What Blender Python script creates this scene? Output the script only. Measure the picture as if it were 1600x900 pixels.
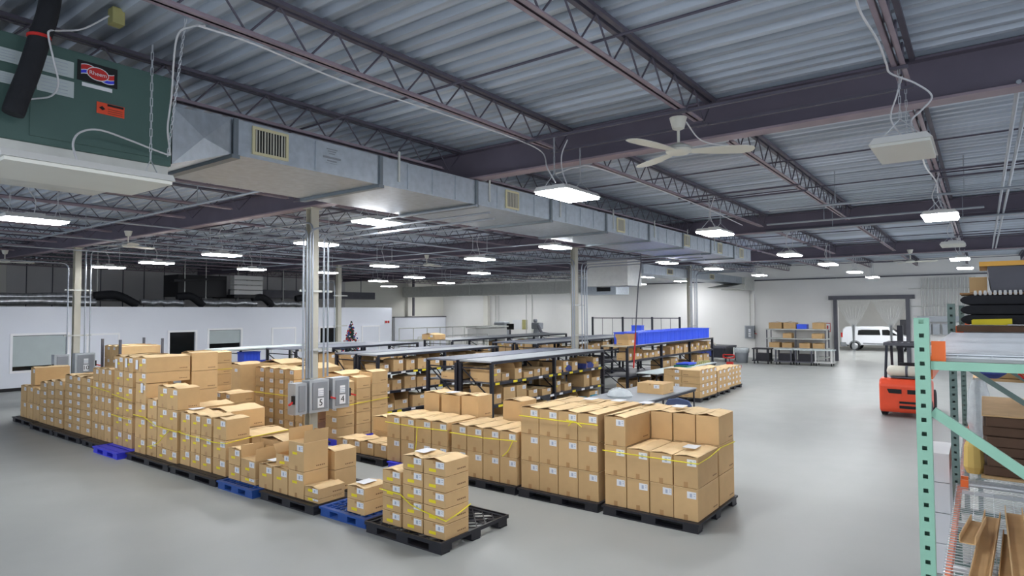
import bpy, math, random
from mathutils import Vector, Matrix
random.seed(7)
for o in list(bpy.data.objects): bpy.data.objects.remove(o)
S = bpy.context.scene; COL = S.collection
# ---------------- camera ----------------
YAW, PITCH, ROLL, F, H = 0.6426587, 0.0373138, -0.0045871, 981.76, 3.1
_d = Vector((math.cos(YAW)*math.cos(PITCH), math.sin(YAW)*math.cos(PITCH), math.sin(PITCH)))
_r0 = Vector((math.sin(YAW), -math.cos(YAW), 0)); _u0 = _r0.cross(_d)
_r = _r0*math.cos(ROLL)+_u0*math.sin(ROLL); _u = -_r0*math.sin(ROLL)+_u0*math.cos(ROLL)
cd = bpy.data.cameras.new('camera'); cam = bpy.data.objects.new('camera', cd); COL.objects.link(cam)
m = Matrix((( _r.x,_u.x,-_d.x,0),(_r.y,_u.y,-_d.y,0),(_r.z,_u.z,-_d.z,H),(0,0,0,1)))
cam.matrix_world = m
cd.sensor_width = 36; cd.sensor_fit = 'HORIZONTAL'; cd.lens = 36*F/1600; cd.clip_start = .05; cd.clip_end = 300
S.camera = cam
# ---------------- world, exposure ----------------
w = bpy.data.worlds.new('world'); S.world = w; w.use_nodes = True
w.node_tree.nodes['Background'].inputs[0].default_value = (.80,.88,1,1)
w.node_tree.nodes['Background'].inputs[1].default_value = 0.55
S.view_settings.view_transform = 'Standard'; S.view_settings.look = 'None'
S.view_settings.exposure = 1.22; S.view_settings.gamma = 1; S.view_settings.use_curve_mapping = False
LAMP = 34.0          # strength of the LED diffusers

def at(x, y, ax, val):
    """the point on the plane (axis ax = val) that lies in a given direction from the tripod"""
    v = _d*F + _r*(x-800) - _u*(y-450); c = Vector((0,0,H)); t = (val-c[ax])/v[ax]
    return c+v*t
# ---------------- materials ----------------
def lin(c): return tuple(((v/255)/12.92 if v/255 <= .04045 else ((v/255+.055)/1.055)**2.4) for v in c)
M = {}
def mat(name, rgb, rough=.6, metal=0, var=.08, scale=3, rnd=0, bump=0, bscale=40, emit=0, spec=.4, alpha=1, trans=0, stretch=None):
    mt = bpy.data.materials.new(name); mt.use_nodes = True; nt = mt.node_tree; N = nt.nodes; L = nt.links
    b = N['Principled BSDF']; c = lin(rgb)
    b.inputs['Roughness'].default_value = rough; b.inputs['Metallic'].default_value = metal
    b.inputs['Specular IOR Level'].default_value = spec
    tc = N.new('ShaderNodeTexCoord'); mp = N.new('ShaderNodeMapping'); L.new(tc.outputs['Object'], mp.inputs[0])
    if stretch: mp.inputs['Scale'].default_value = stretch
    nz = N.new('ShaderNodeTexNoise'); nz.inputs['Scale'].default_value = scale; nz.inputs['Detail'].default_value = 5
    L.new(mp.outputs[0], nz.inputs['Vector'])
    rp = N.new('ShaderNodeValToRGB'); rp.color_ramp.elements[0].position = .3; rp.color_ramp.elements[1].position = .7
    rp.color_ramp.elements[0].color = (*[max(0, v*(1-var)) for v in c], 1)
    rp.color_ramp.elements[1].color = (*[min(1, v*(1+var)) for v in c], 1)
    L.new(nz.outputs[0], rp.inputs[0]); out = rp.outputs[0]
    if rnd:
        oi = N.new('ShaderNodeObjectInfo'); mr = N.new('ShaderNodeMapRange'); L.new(oi.outputs['Random'], mr.inputs[0])
        mr.inputs[3].default_value = 1-rnd; mr.inputs[4].default_value = 1+rnd*.6
        hs = N.new('ShaderNodeHueSaturation'); L.new(out, hs.inputs['Color']); L.new(mr.outputs[0], hs.inputs['Value']); out = hs.outputs[0]
    L.new(out, b.inputs['Base Color'])
    if bump:
        n2 = N.new('ShaderNodeTexNoise'); n2.inputs['Scale'].default_value = bscale; L.new(mp.outputs[0], n2.inputs['Vector'])
        bp = N.new('ShaderNodeBump'); bp.inputs['Strength'].default_value = bump; bp.inputs['Distance'].default_value = .01
        L.new(n2.outputs[0], bp.inputs['Height']); L.new(bp.outputs[0], b.inputs['Normal'])
    if emit:
        b.inputs['Emission Color'].default_value = (*c, 1); b.inputs['Emission Strength'].default_value = emit
    if alpha < 1: b.inputs['Alpha'].default_value = alpha
    if trans: b.inputs['Transmission Weight'].default_value = trans; b.inputs['IOR'].default_value = 1.1
    M[name] = mt; return mt
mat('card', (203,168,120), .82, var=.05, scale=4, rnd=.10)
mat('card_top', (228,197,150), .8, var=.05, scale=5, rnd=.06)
mat('card_in', (150,115,80), .85, rnd=.1)
mat('card_dark', (92,70,55), .85, var=.12, scale=6)
mat('print_ink', (120,90,60), .8)
mat('tape', (176,136,90), .35, var=.05)
mat('white_paper', (226,227,230), .6, var=.02)
mat('grey_ink', (172,180,196), .7)
mat('yellow', (235,215,40), .55, var=.05)
mat('strap_yellow', (235,222,50), .5, var=.05)
mat('plastic_black', (38,38,44), .45, var=.15)
mat('plastic_blue', (38,78,150), .45, var=.1)
mat('plastic_violet', (60,66,215), .45, var=.1)
mat('tote_blue', (62,96,232), .4, var=.06)
mat('steel_black', (34,36,46), .42, var=.15, rnd=.1)
mat('steel_dark', (84,84,92), .5, var=.1)
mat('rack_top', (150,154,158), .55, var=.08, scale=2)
mat('girder', (102,95,108), .6, var=.10, scale=1.5)
mat('joist', (88,84,96), .55, var=.12, scale=3)
mat('joist_pink', (146,131,140), .55, var=.12, scale=3)
mat('deck', (178,187,199), .52, metal=.2, var=.38, scale=1.0, stretch=(4.5,.12,1))
mat('galv', (182,190,198), .44, metal=.75, var=.10, scale=9)
mat('galv_flat', (200,201,196), .5, metal=.35, var=.06, scale=6)
mat('cream', (184,181,168), .6, var=.04, scale=2)
mat('wall_paint', (232,231,228), .75, var=.03, scale=.5)
mat('wall_cream', (228,226,217), .75, var=.03, scale=.5)
mat('wall_grey', (205,203,202), .8, var=.05, scale=.8)
mat('partition', (232,235,243), .7, var=.02, scale=.5)
mat('trim_white', (250,250,252), .55, var=.02)
mat('blind', (186,196,196), .7, var=.03)
mat('dark_glass', (18,22,24), .12, var=.1)
mat('base_black', (28,28,32), .5)
mat('grey_box', (168,173,178), .45, metal=.2, var=.05)
mat('grey_box_dark', (136,140,146), .45, metal=.2, var=.05)
mat('ink', (22,22,24), .6)
mat('red', (196,44,40), .45)
mat('red_orange', (232,82,50), .38, var=.05)
mat('orange', (238,112,52), .42, var=.05)
mat('unit_green', (72,98,92), .5, var=.06, scale=2, bump=.15, bscale=60)
mat('mint', (124,166,147), .42, var=.05, scale=4)
mat('mint_dark', (104,124,118), .5, var=.06, scale=4)
mat('rubber', (30,31,36), .75, var=.2, scale=8, bump=.3, bscale=30)
mat('fan_white', (214,212,200), .5, var=.02)
mat('lamp_off', (214,214,206), .5, var=.02)
mat('lamp_metal', (205,205,202), .5, var=.02)
mat('lamp_on', (250,252,255), .5, emit=LAMP, var=0)
mat('cable', (206,206,208), .5)
mat('foil', (190,192,196), .3, metal=.7, var=.3, scale=8, bump=.6, bscale=12)
mat('van_white', (236,238,244), .25, var=.01, spec=.6)
mat('chrome', (190,192,196), .25, metal=.8)
mat('tank', (214,208,192), .4)
mat('clear_vinyl', (225,230,232), .12, alpha=.08, var=.02, spec=.6); mat('pipe', (158,164,172), .4, metal=.5, var=.06); mat('galv_shaded', (118,126,132), .45, metal=.4)  # duct flanges: galvanised steel, colour darkened to carry their shading
mat('clear_bag', (215,222,225), .2, alpha=.5, var=.1, scale=9, bump=.8)
mat('wire', (196,200,204), .35, metal=.6)
mat('blue_cloth', (58,72,140), .7, var=.25, scale=9)
mat('chair_blue', (72,86,120), .7)
mat('green_tray', (36,120,96), .5)
mat('wood', (170,130,88), .7, var=.15, scale=6, stretch=(1,8,8))
mat('tree_green', (40,60,50), .8, var=.4, scale=20)
mat('ochre', (212,170,96), .7)
mat('olive', (170,165,110), .6)
mat('turq',(60,170,205),.5); mat('wood_pale',(205,196,176),.6,var=.06); mat('yellow_pale',(222,190,110),.8); mat('ochre_deep',(226,168,70),.5)
# floor: glossy painted concrete with soft blotches and specks
fm = mat('floor_paint', (159,161,158), .30, var=.05, scale=.35, spec=.32)
nt = fm.node_tree; N = nt.nodes; L = nt.links; b = N['Principled BSDF']
n3 = N.new('ShaderNodeTexNoise'); n3.inputs['Scale'].default_value = 1.3; n3.inputs['Detail'].default_value = 8
r3 = N.new('ShaderNodeMapRange'); r3.inputs[3].default_value = .36; r3.inputs[4].default_value = .52
tc = N.new('ShaderNodeTexCoord'); L.new(tc.outputs['Object'], n3.inputs['Vector']); L.new(n3.outputs[0], r3.inputs[0]); L.new(r3.outputs[0], b.inputs['Roughness'])
# ---------------- mesh builder ----------------
class MB:
    def __init__(s): s.v = []; s.f = []; s.m = []
    def add(s, vs, fs, mi=0):
        n = len(s.v); s.v += [tuple(p) for p in vs]; s.f += [tuple(i+n for i in f) for f in fs]; s.m += [mi]*len(fs); return s
    def box(s, x0, y0, z0, x1, y1, z1, mi=0):
        if x0 > x1: x0, x1 = x1, x0
        if y0 > y1: y0, y1 = y1, y0
        if z0 > z1: z0, z1 = z1, z0
        return s.add([(x0,y0,z0),(x1,y0,z0),(x1,y1,z0),(x0,y1,z0),(x0,y0,z1),(x1,y0,z1),(x1,y1,z1),(x0,y1,z1)],
                     [(0,3,2,1),(4,5,6,7),(0,1,5,4),(1,2,6,5),(2,3,7,6),(3,0,4,7)], mi)
    def beam(s, a, b, wd, ht, mi=0):
        """rectangular bar from a to b, wd across, ht in the 'up' direction"""
        a = Vector(a); b = Vector(b); t = (b-a).normalized(); up = Vector((0,0,1))
        if abs(t.z) > .95: up = Vector((1,0,0))
        sd = t.cross(up).normalized()*wd/2; u = sd.cross(t).normalized()*ht/2
        c = [a-sd-u, a+sd-u, a+sd+u, a-sd+u, b-sd-u, b+sd-u, b+sd+u, b-sd+u]
        return s.add(c, [(0,1,2,3),(7,6,5,4),(0,4,5,1),(1,5,6,2),(2,6,7,3),(3,7,4,0)], mi)
    def tube(s, pts, r, seg=8, mi=0):
        pts = [Vector(p) for p in pts]; n0 = len(s.v); ref = None; rs = r if isinstance(r, (list,tuple)) else [r]*len(pts)
        for i, p in enumerate(pts):
            t = (pts[min(i+1,len(pts)-1)]-pts[max(i-1,0)]).normalized()
            if ref is None: ref = t.orthogonal().normalized()
            ref = (ref-t*ref.dot(t)).normalized(); q = t.cross(ref)
            for k in range(seg):
                an = 2*math.pi*k/seg; s.v.append(tuple(p+(ref*math.cos(an)+q*math.sin(an))*rs[i]))
        for i in range(len(pts)-1):
            for k in range(seg):
                k2 = (k+1) % seg; s.f.append((n0+i*seg+k, n0+i*seg+k2, n0+(i+1)*seg+k2, n0+(i+1)*seg+k)); s.m.append(mi)
        s.f.append(tuple(n0+k for k in range(seg))[::-1]); s.m.append(mi)
        e = n0+(len(pts)-1)*seg; s.f.append(tuple(e+k for k in range(seg))); s.m.append(mi)
        return s
    def prism(s, poly, ax, a, b, mi=0):
        """polygon in the two other axes, extruded along axis ax from a to b"""
        def P(u, v, c): return [(c,u,v),(u,c,v),(u,v,c)][ax]
        n = len(poly); vs = [P(u,v,a) for u,v in poly]+[P(u,v,b) for u,v in poly]
        fs = [tuple(range(n))[::-1], tuple(range(n,2*n))]+[(i,(i+1)%n,(i+1)%n+n,i+n) for i in range(n)]
        return s.add(vs, fs, mi)
    def lathe(s, prof, c=(0,0,0), seg=20, mi=0, ax=2):
        n0 = len(s.v)
        for r, z in prof:
            for k in range(seg):
                an = 2*math.pi*k/seg; u, v = r*math.cos(an), r*math.sin(an)
                p = [(z,u,v),(u,z,v),(u,v,z)][ax]; s.v.append((c[0]+p[0], c[1]+p[1], c[2]+p[2]))
        for i in range(len(prof)-1):
            for k in range(seg):
                k2 = (k+1) % seg; s.f.append((n0+i*seg+k, n0+i*seg+k2, n0+(i+1)*seg+k2, n0+(i+1)*seg+k)); s.m.append(mi)
        s.f.append(tuple(n0+k for k in range(seg))[::-1]); s.m.append(mi)
        e = n0+(len(prof)-1)*seg; s.f.append(tuple(e+k for k in range(seg))); s.m.append(mi)
        return s
    def mesh(s, name, mats, org=(0,0,0), smooth=False):
        me = bpy.data.meshes.new(name); o = Vector(org)
        me.from_pydata([tuple(Vector(p)-o) for p in s.v], [], s.f)
        for k in (mats if isinstance(mats, (list,tuple)) else [mats]): me.materials.append(M[k])
        me.polygons.foreach_set('material_index', s.m)
        import bmesh
        bm = bmesh.new(); bm.from_mesh(me); bmesh.ops.recalc_face_normals(bm, faces=bm.faces); bm.to_mesh(me); bm.free()
        if smooth:
            me.polygons.foreach_set('use_smooth', [True]*len(me.polygons))
            try: me.set_sharp_from_angle(angle=math.radians(40))
            except Exception: pass
        me.update(); return me
    def build(s, name, mats, parent=None, org=None, smooth=False, bevel=0):
        """parent: verts given in world coordinates around an unrotated parent; org: own base point for a top-level mesh"""
        wo = Vector((0,0,0)); q = parent
        while q: wo = wo+Vector(q.location); q = q.parent
        if org is None: org = tuple(wo)
        o = bpy.data.objects.new(name, s.mesh(name, mats, org, smooth)); COL.objects.link(o)
        if parent:
            o.parent = parent; o.location = Vector(org)-wo
        else: o.location = org
        if bevel:
            bv = o.modifiers.new('bevel','BEVEL'); bv.width = bevel; bv.segments = 2; bv.limit_method = 'ANGLE'
        return o
def tag(o, label, cat=None, group=None, kind=None):
    if label: o['label'] = label
    if cat: o['category'] = cat
    if group: o['group'] = group
    if kind: o['kind'] = kind
    return o
def thing(name, loc, label, cat, group=None, rz=0):
    o = bpy.data.objects.new(name, None); o.empty_display_size = .1; COL.objects.link(o); o.location = loc; o.rotation_euler.z = rz
    return tag(o, label, cat, group)
def dup(root, loc, rz=None, label=None, group=None):
    r = root.copy(); COL.objects.link(r); r.location = loc
    if rz is not None: r.rotation_euler.z = rz
    if label: r['label'] = label
    if group: r['group'] = group
    for ch in list(root.children):
        c = ch.copy(); COL.objects.link(c); c.parent = r
        for g in list(ch.children):
            d = g.copy(); COL.objects.link(d); d.parent = c
    return r
def struct(mb, name, mats, org=(0,0,0), parent=None, **k):
    o = mb.build(name, mats, parent=parent, org=None if parent else org, **k)
    if not parent: o['kind'] = 'structure'
    return o
def text(s, name, matn, size, loc, rot, parent=None, ext=.002, sx=1):
    cu = bpy.data.curves.new(name, 'FONT'); cu.body = s; cu.size = size; cu.extrude = ext; cu.align_x = 'CENTER'; cu.align_y = 'CENTER'
    t = bpy.data.objects.new(name, cu); COL.objects.link(t); bpy.context.view_layer.update()
    me = bpy.data.meshes.new_from_object(t.evaluated_get(bpy.context.evaluated_depsgraph_get()))
    bpy.data.objects.remove(t); me.materials.clear(); me.materials.append(M[matn])
    o = bpy.data.objects.new(name, me); COL.objects.link(o); o.rotation_euler = rot; o.scale.x = sx
    if parent:
        o.parent = parent
        p = Vector(loc); q = parent
        while q: p = p-Vector(q.location); q = q.parent
        o.location = p
    else: o.location = loc
    return o
def smooth_path(pts, n=8):
    P = [Vector(p) for p in pts]; P = [P[0]*2-P[1]]+P+[P[-1]*2-P[-2]]; out = []
    for i in range(1, len(P)-2):
        for k in range(n):
            t = k/n; a, b, c, d = P[i-1:i+3]
            out.append(.5*((2*b)+(c-a)*t+(2*a-5*b+4*c-d)*t*t+(3*b-a-3*c+d)*t**3))
    return out+[P[-2]]
def bend_path(pts, r=.12, n=5):
    P = [Vector(p) for p in pts]; out = [P[0]]
    for i in range(1, len(P)-1):
        a = (P[i-1]-P[i]).normalized(); b = (P[i+1]-P[i]).normalized(); s0 = P[i]+a*r; s1 = P[i]+b*r
        for k in range(n+1):
            t = k/n; out.append(s0*(1-t)**2+P[i]*2*t*(1-t)+s1*t*t)
    return out+[P[-1]]
ORD = ['','first','second','third','fourth','fifth','sixth','seventh','eighth','ninth','tenth','eleventh','twelfth','thirteenth','fourteenth','fifteenth','sixteenth','seventeenth','eighteenth','nineteenth','twentieth','twenty-first','twenty-second','twenty-third','twenty-fourth']
# ================= the building =================
XW, YW, PY = 42.7, 39.9, 31.1           # far wall, left wall, office partition
GX = [8.6, 19.95, 31.3]; GZ0, GZ1 = 5.46, 5.99; X0, Y0 = -5.0, -7.0
struct(MB().box(X0,Y0,-.1,66,YW+1,0), 'floor', 'floor_paint')
d = MB(); x = X0; poly = []
while x < XW+.2:
    poly += [(x,6.085),(x+.04,6.02),(x+.13,6.02),(x+.17,6.085)]; x += .25
vs = [(px,Y0,pz) for px,pz in poly]+[(px,YW+.3,pz) for px,pz in poly]; n = len(poly)
d.add(vs, [(i,i+1,i+1+n,i+n) for i in range(n-1)]); d.box(X0,Y0,6.09,XW+.3,YW+.3,6.2)
struct(d, 'ceiling', 'deck')
# far wall with its opening to the van bay
DY0, DY1, DZ = 3.55, 7.1, 3.72
w_ = MB().box(XW,Y0,0,XW+.25,DY0,6.02).box(XW,DY1,0,XW+.25,YW+.3,6.02).box(XW,DY0,DZ,XW+.25,DY1,6.02)
struct(w_, 'wall_far', 'wall_paint')
struct(MB().box(59,-2,0,59.2,22,7), 'wall_beyond', 'wall_paint')
struct(MB().box(XW+.26,-2,4.9,59,22,5.0), 'ceiling', 'wall_paint')
struct(MB().box(XW+.26,21.8,0,59,22,4.9), 'wall_beyond_left', 'wall_paint')
struct(MB().box(XW+.26,-2,0,59,-1.8,4.9), 'wall_beyond_right', 'wall_paint')
struct(MB().box(XW-.1,DY1+.02,5.02,XW-.01,YW,5.09).box(XW-.1,Y0,5.02,XW-.01,DY1,5.09), 'trim_1', 'steel_dark')
xd = 20.8; xe = 31.5
struct(MB().box(10.2,YW,0,xd,YW+.25,6.02), 'wall_left_dark', 'wall_grey')
struct(MB().box(xd,YW,0,xe,YW+.25,6.02), 'wall_left_panelled', 'wall_grey')
struct(MB().box(X0,YW,0,10.19,YW+.25,6.02), 'wall_left_near', 'wall_cream')
struct(MB().box(xe,YW,0,XW,YW+.25,6.02), 'wall_left', 'wall_cream')
sm = MB()
for k in range(18): sm.box(11+k*1.15,YW-.03,3.4,11.04+k*1.15,YW-.001,6.0)
struct(sm, 'trim_2', 'steel_dark')
struct(MB().box(36.4,YW-.35,0,XW-.05,YW-.05,2.62), 'wall_left_low', 'partition')
struct(MB().box(36.4,YW-.42,2.63,XW-.05,YW-.02,2.70), 'trim_3', 'steel_dark')
# office partition
PZ = 3.39; PX1 = 28.35
op = [(8.19,10.05,.80,2.21),(14.25,15.47,1.12,2.17),(16.17,17.84,1.12,2.22),(22.76,24.0,.9,2.18)]
p = MB(); xx = X0
for a,b_,z0,z1 in op:
    p.box(xx,PY,0,a,PY+.18,PZ); p.box(a,PY,0,b_,PY+.18,z0); p.box(a,PY,z1,b_,PY+.18,PZ); xx = b_
p.box(xx,PY,0,PX1,PY+.18,PZ); p.box(PX1-.18,PY+.18,0,PX1,YW-.02,PZ)
struct(p, 'wall_partition', 'partition')
struct(MB().box(X0,PY-.03,0,PX1,PY-.002,.13), 'baseboard_partition', 'base_black')
struct(MB().box(X0,PY+.19,PZ-.28,PX1-.2,PY+4.5,PZ-.2), 'trim_4', 'base_black')
struct(MB().box(X0,PY+4.6,0,PX1-.2,PY+4.7,2.9), 'wall_office_back', 'wall_grey')
for i,(a,b_,z0,z1) in enumerate(op):
    fr = MB(); t = .09
    fr.box(a-t,PY-.04,z0-t,b_+t,PY-.002,z0).box(a-t,PY-.04,z1,b_+t,PY-.002,z1+t).box(a-t,PY-.04,z0,a,PY-.002,z1).box(b_,PY-.04,z0,b_+t,PY-.002,z1)
    wn = struct(fr, 'window_%d'%(i+1), 'trim_white')
    MB().box(a,PY+.08,z0,b_,PY+.10,z1).build('pane','dark_glass',wn)
    if i in (0,2): MB().box(a+.02,PY+.04,z0+(.17 if i==0 else .42),b_-.02,PY+.06,z1-.02).build('blind','blind',wn)
for i,(a,b_,z1) in enumerate(((10.85,12.0,2.14),(19.7,21.05,2.2),(25.9,27.2,2.17))):
    dr = MB().box(a-.08,PY-.05,0,a,PY-.002,z1).box(b_,PY-.05,0,b_+.08,PY-.002,z1).box(a-.08,PY-.05,z1,b_+.08,PY-.002,z1+.08)
    dn = struct(dr, 'door_%d'%(i+1), 'trim_white')
    MB().box(a,PY-.03,.01,b_,PY-.002,z1).build('door_leaf','partition',dn)
    MB().tube([(b_-.12,PY-.09,1.0),(b_-.2,PY-.09,1.0)],.015).build('door_handle','chrome',dn)
# doorway frame in the far wall
fr = MB().box(XW-.28,DY1,0,XW-.04,DY1+.2,DZ).box(XW-.28,DY0-.2,0,XW-.04,DY0,DZ)
fo = struct(fr, 'door_4', 'steel_dark')
MB().box(XW-.34,DY0-.45,DZ,XW-.02,DY1+.45,DZ+.24).build('header_beam','steel_dark',fo)
# girders
gl = ['deep purple steel roof girder nearest, above the ceiling fan','purple steel roof girder second from the camera','purple steel roof girder third from the camera, before the far wall']
for gx,lb in zip(GX,gl):
    g = thing('steel_girder',(gx,0,GZ0),lb,'roof girder')
    MB().box(gx-.015,Y0,GZ0+.03,gx+.015,YW,GZ1-.03).build('web','girder',g)
    MB().box(gx-.13,Y0,GZ0,gx+.13,YW,GZ0+.03).build('bottom_flange','joist_pink',g)
    MB().box(gx-.13,Y0,GZ1-.03,gx+.13,YW,GZ1).build('top_flange','girder',g)
# bar joists
JZ0, JZ1 = 5.57, 5.99; JY = [.62+2.286*k for k in range(-3,18)]
bays = [(X0,GX[0]-.14,'nearest bay'),(GX[0]+.14,GX[1]-.14,'second bay'),(GX[1]+.14,GX[2]-.14,'third bay'),(GX[2]+.14,XW-.02,'bay before the far wall')]
for bi,(a,b_,bn) in enumerate(bays):
    proto = None
    for j,y in enumerate(JY):
        if y > YW-.3: continue
        if proto is None:
            jo = thing('bar_joist',(a,y,JZ0),'','roof joist')
            tc_ = MB()
            for s_ in (-1,1): tc_.box(a,y+s_*.02,JZ1-.045,b_,y+s_*.075,JZ1-.005)
            tc_.build('top_chord','joist',jo)
            bc = MB(); e0 = a+.5; e1 = b_-.5
            for s_ in (-1,1): bc.box(e0,y+s_*.012,JZ0,e1,y+s_*.06,JZ0+.012).box(e0,y+s_*.012,JZ0,e1,y+s_*.02,JZ0+.05)
            bc.build('bottom_chord','joist_pink',jo)
            n = int((b_-a)/.32); n += n%2; wb = MB(); st = (b_-a)/n
            pts = [(a+k*st, y, (JZ1-.03 if k%2==0 else JZ0+.02)) for k in range(n+1)]
            for k in range(n): wb.tube([pts[k],pts[k+1]],.011,5)
            wb.build('web_bar','joist',jo)
            proto = jo; o = jo
        else: o = dup(proto,(a,y,JZ0))
        o['label'] = 'steel roof joist in the %s, %s from the right'%(bn, ORD[j+1]); o['group'] = 'bar joists in the %s'%bn
# bridging rods
for i,xb in enumerate((1.5,5.2,11.4,14.2,17.0,22.8,25.6,28.4,34.0,38.5)):
    o = MB().tube([(xb,Y0,5.66),(xb,YW-.02,5.66)],.014,5).build('bridging_rod','joist',org=(xb,0,5.66))
    tag(o,'thin dark bridging rod crossing the roof joists, %s from the camera'%ORD[i+1],'rod')
# ---------------- columns ----------------
def column(x,y,label,side=None):
    c = thing('steel_column',(x,y,0),label,'column')
    MB().box(x-.1,y-.1,0,x+.1,y-.085,GZ0-.01).box(x-.1,y+.085,0,x+.1,y+.1,GZ0-.01).box(x-.008,y-.085,0,x+.008,y+.085,GZ0-.01).build('shaft','cream',c)
    MB().box(x-.17,y-.17,0,x+.17,y+.17,.025).build('base_plate','cream',c)
    MB().box(x-.15,y-.15,GZ0-.035,x+.15,y+.15,GZ0-.012).build('cap_plate','cream',c)
    return c
CY = [12.05, 25.77]
c1 = column(8.6,12.05,'cream steel column nearest, carrying the switch boxes 5 and 4')
c2 = column(19.95,12.05,'cream steel column rising behind the black racks in mid room')
c3 = column(31.3,12.05,'cream steel column wrapped in conduits beyond the blue totes')
c4 = column(8.6,25.77,'cream steel column at the left carrying switch box 10')
c5 = column(19.95,25.77,'cream steel column beside the decorated tree')
for c,hs in ((c1,(2.25,3.55)),(c2,(2.2,3.3)),(c3,(2.3,4.3)),(c4,(2.3,3.9)),(c5,(2.4,3.9))):
    x,y = c.location.x,c.location.y
    for z in hs: MB().box(x-.42,y-.17,z,x+.42,y-.13,z+.045).build('strut_channel','galv_flat',c)
def conduits(cx,cy,xs,z0,labels,dirs,group):
    for k,(dx,zt,dr) in enumerate(xs):
        yy = cy-.2; ln = dirs[dr]
        pts = [(cx+dx,yy,z0),(cx+dx,yy,zt),(cx+dx+ln[0],yy+ln[1],zt+.03)]
        o = MB().tube(bend_path(pts,.22,6),.022,8).build('conduit','pipe',org=(cx+dx,yy,z0),smooth=True)
        tag(o,labels%ORD[k+1],'conduit',group)
conduits(8.6,12.05,[(-.36,4.80,'L'),(-.27,4.95,'L'),(-.2,4.93,'R'),(-.13,5.1,'L'),(.17,4.85,'R'),(.28,4.75,'R')],1.66,'galvanised conduit on the nearest column, %s from the left',{'L':(0,6.0),'R':(0,-4.8)},'conduits on the nearest column')
conduits(19.95,12.05,[(-.48,4.85,'L'),(-.36,5.0,'L'),(.18,4.9,'R'),(.38,4.82,'R'),(.54,4.74,'R')],.005,'galvanised conduit on the mid room column, %s from the left',{'L':(0,5.0),'R':(0,-4.5)},'conduits on the mid room column')
conduits(31.3,12.05,[(-.35,5.3,'L'),(-.17,5.38,'L'),(.2,5.2,'R'),(.4,5.0,'R'),(.55,5.1,'R')],.005,'galvanised conduit on the far column, %s from the left',{'L':(0,3.0),'R':(0,-3)},'conduits on the far column')
conduits(8.6,25.77,[(-.33,4.85,'L'),(.2,5.38,'R'),(.36,5.3,'R')],1.7,'galvanised conduit on the left hand column, %s from the left',{'L':(-6,0),'R':(0,-5)},'conduits on the left hand column')
conduits(19.95,25.77,[(-.4,4.6,'L')],.005,'galvanised conduit on the column by the tree, %s from the left',{'L':(0,2)},None)
def switch_box(x,y,z,w_,h_,num,label,rz=0,lever=1):
    s = thing('switch_box',(x,y,z),label,'switch box',None,rz)
    bx = MB().box(-w_/2,-.28,0,w_/2,0,h_); bx.build('housing','grey_box',s,org=(0,0,0)).location = (0,0,0)
    dr = MB().box(-w_/2+.07,-.30,.06,w_/2-.04,-.281,h_-.05).build('cover','grey_box_dark',s,org=(0,0,0),bevel=.015); dr.location = (0,0,0)
    lv = MB().box(w_/2*lever,-.27,h_*.35,(w_/2+.05)*lever,-.2,h_*.62).build('lever_mount','ink',s,org=(0,0,0)); lv.location = (0,0,0)
    lv = MB().beam(((w_/2+.04)*lever,-.24,h_*.42),((w_/2+.17)*lever,-.3,h_*.36),.035,.035).build('lever','red',s,org=(0,0,0)); lv.location = (0,0,0)
    if num:
        pl = MB().box(-.08+.02,-.306,h_*.14,.08+.02,-.302,h_*.44).build('number_plate','white_paper',s,org=(0,0,0)); pl.location = (0,0,0)
        pp = MB().box(-.07+.02,-.306,h_*.5,.07+.02,-.302,h_*.74,0)
        for k in range(3): pp.box(-.05,-.308,h_*(.53+.06*k),.09,-.307,h_*(.55+.06*k),1)
        pp = pp.build('notice','white_paper',s,org=(0,0,0)); pp.location = (0,0,0); pp.data.materials.append(M['grey_ink'])
        t = text(num,'number','ink',.2,(0,0,0),(math.pi/2,0,0)); t.parent = s; t.location = (.02,-.309,h_*.29)
    return s
switch_box(8.50,11.90,.93,.50,.70,'5','grey switch box with number 5 on the nearest column')
switch_box(9.08,11.90,.95,.46,.68,'4','grey switch box with number 4 right of box 5')
switch_box(8.06,11.92,.93,.28,.66,'','grey switch box seen edge-on left of box 5',lever=-1)
switch_box(8.75,25.6,.98,.62,.72,'10','grey switch box with number 10 on left hand column')
switch_box(8.05,25.6,.85,.44,.84,'','grey switch box left of box 10 on the left hand column',lever=-1)
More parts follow.
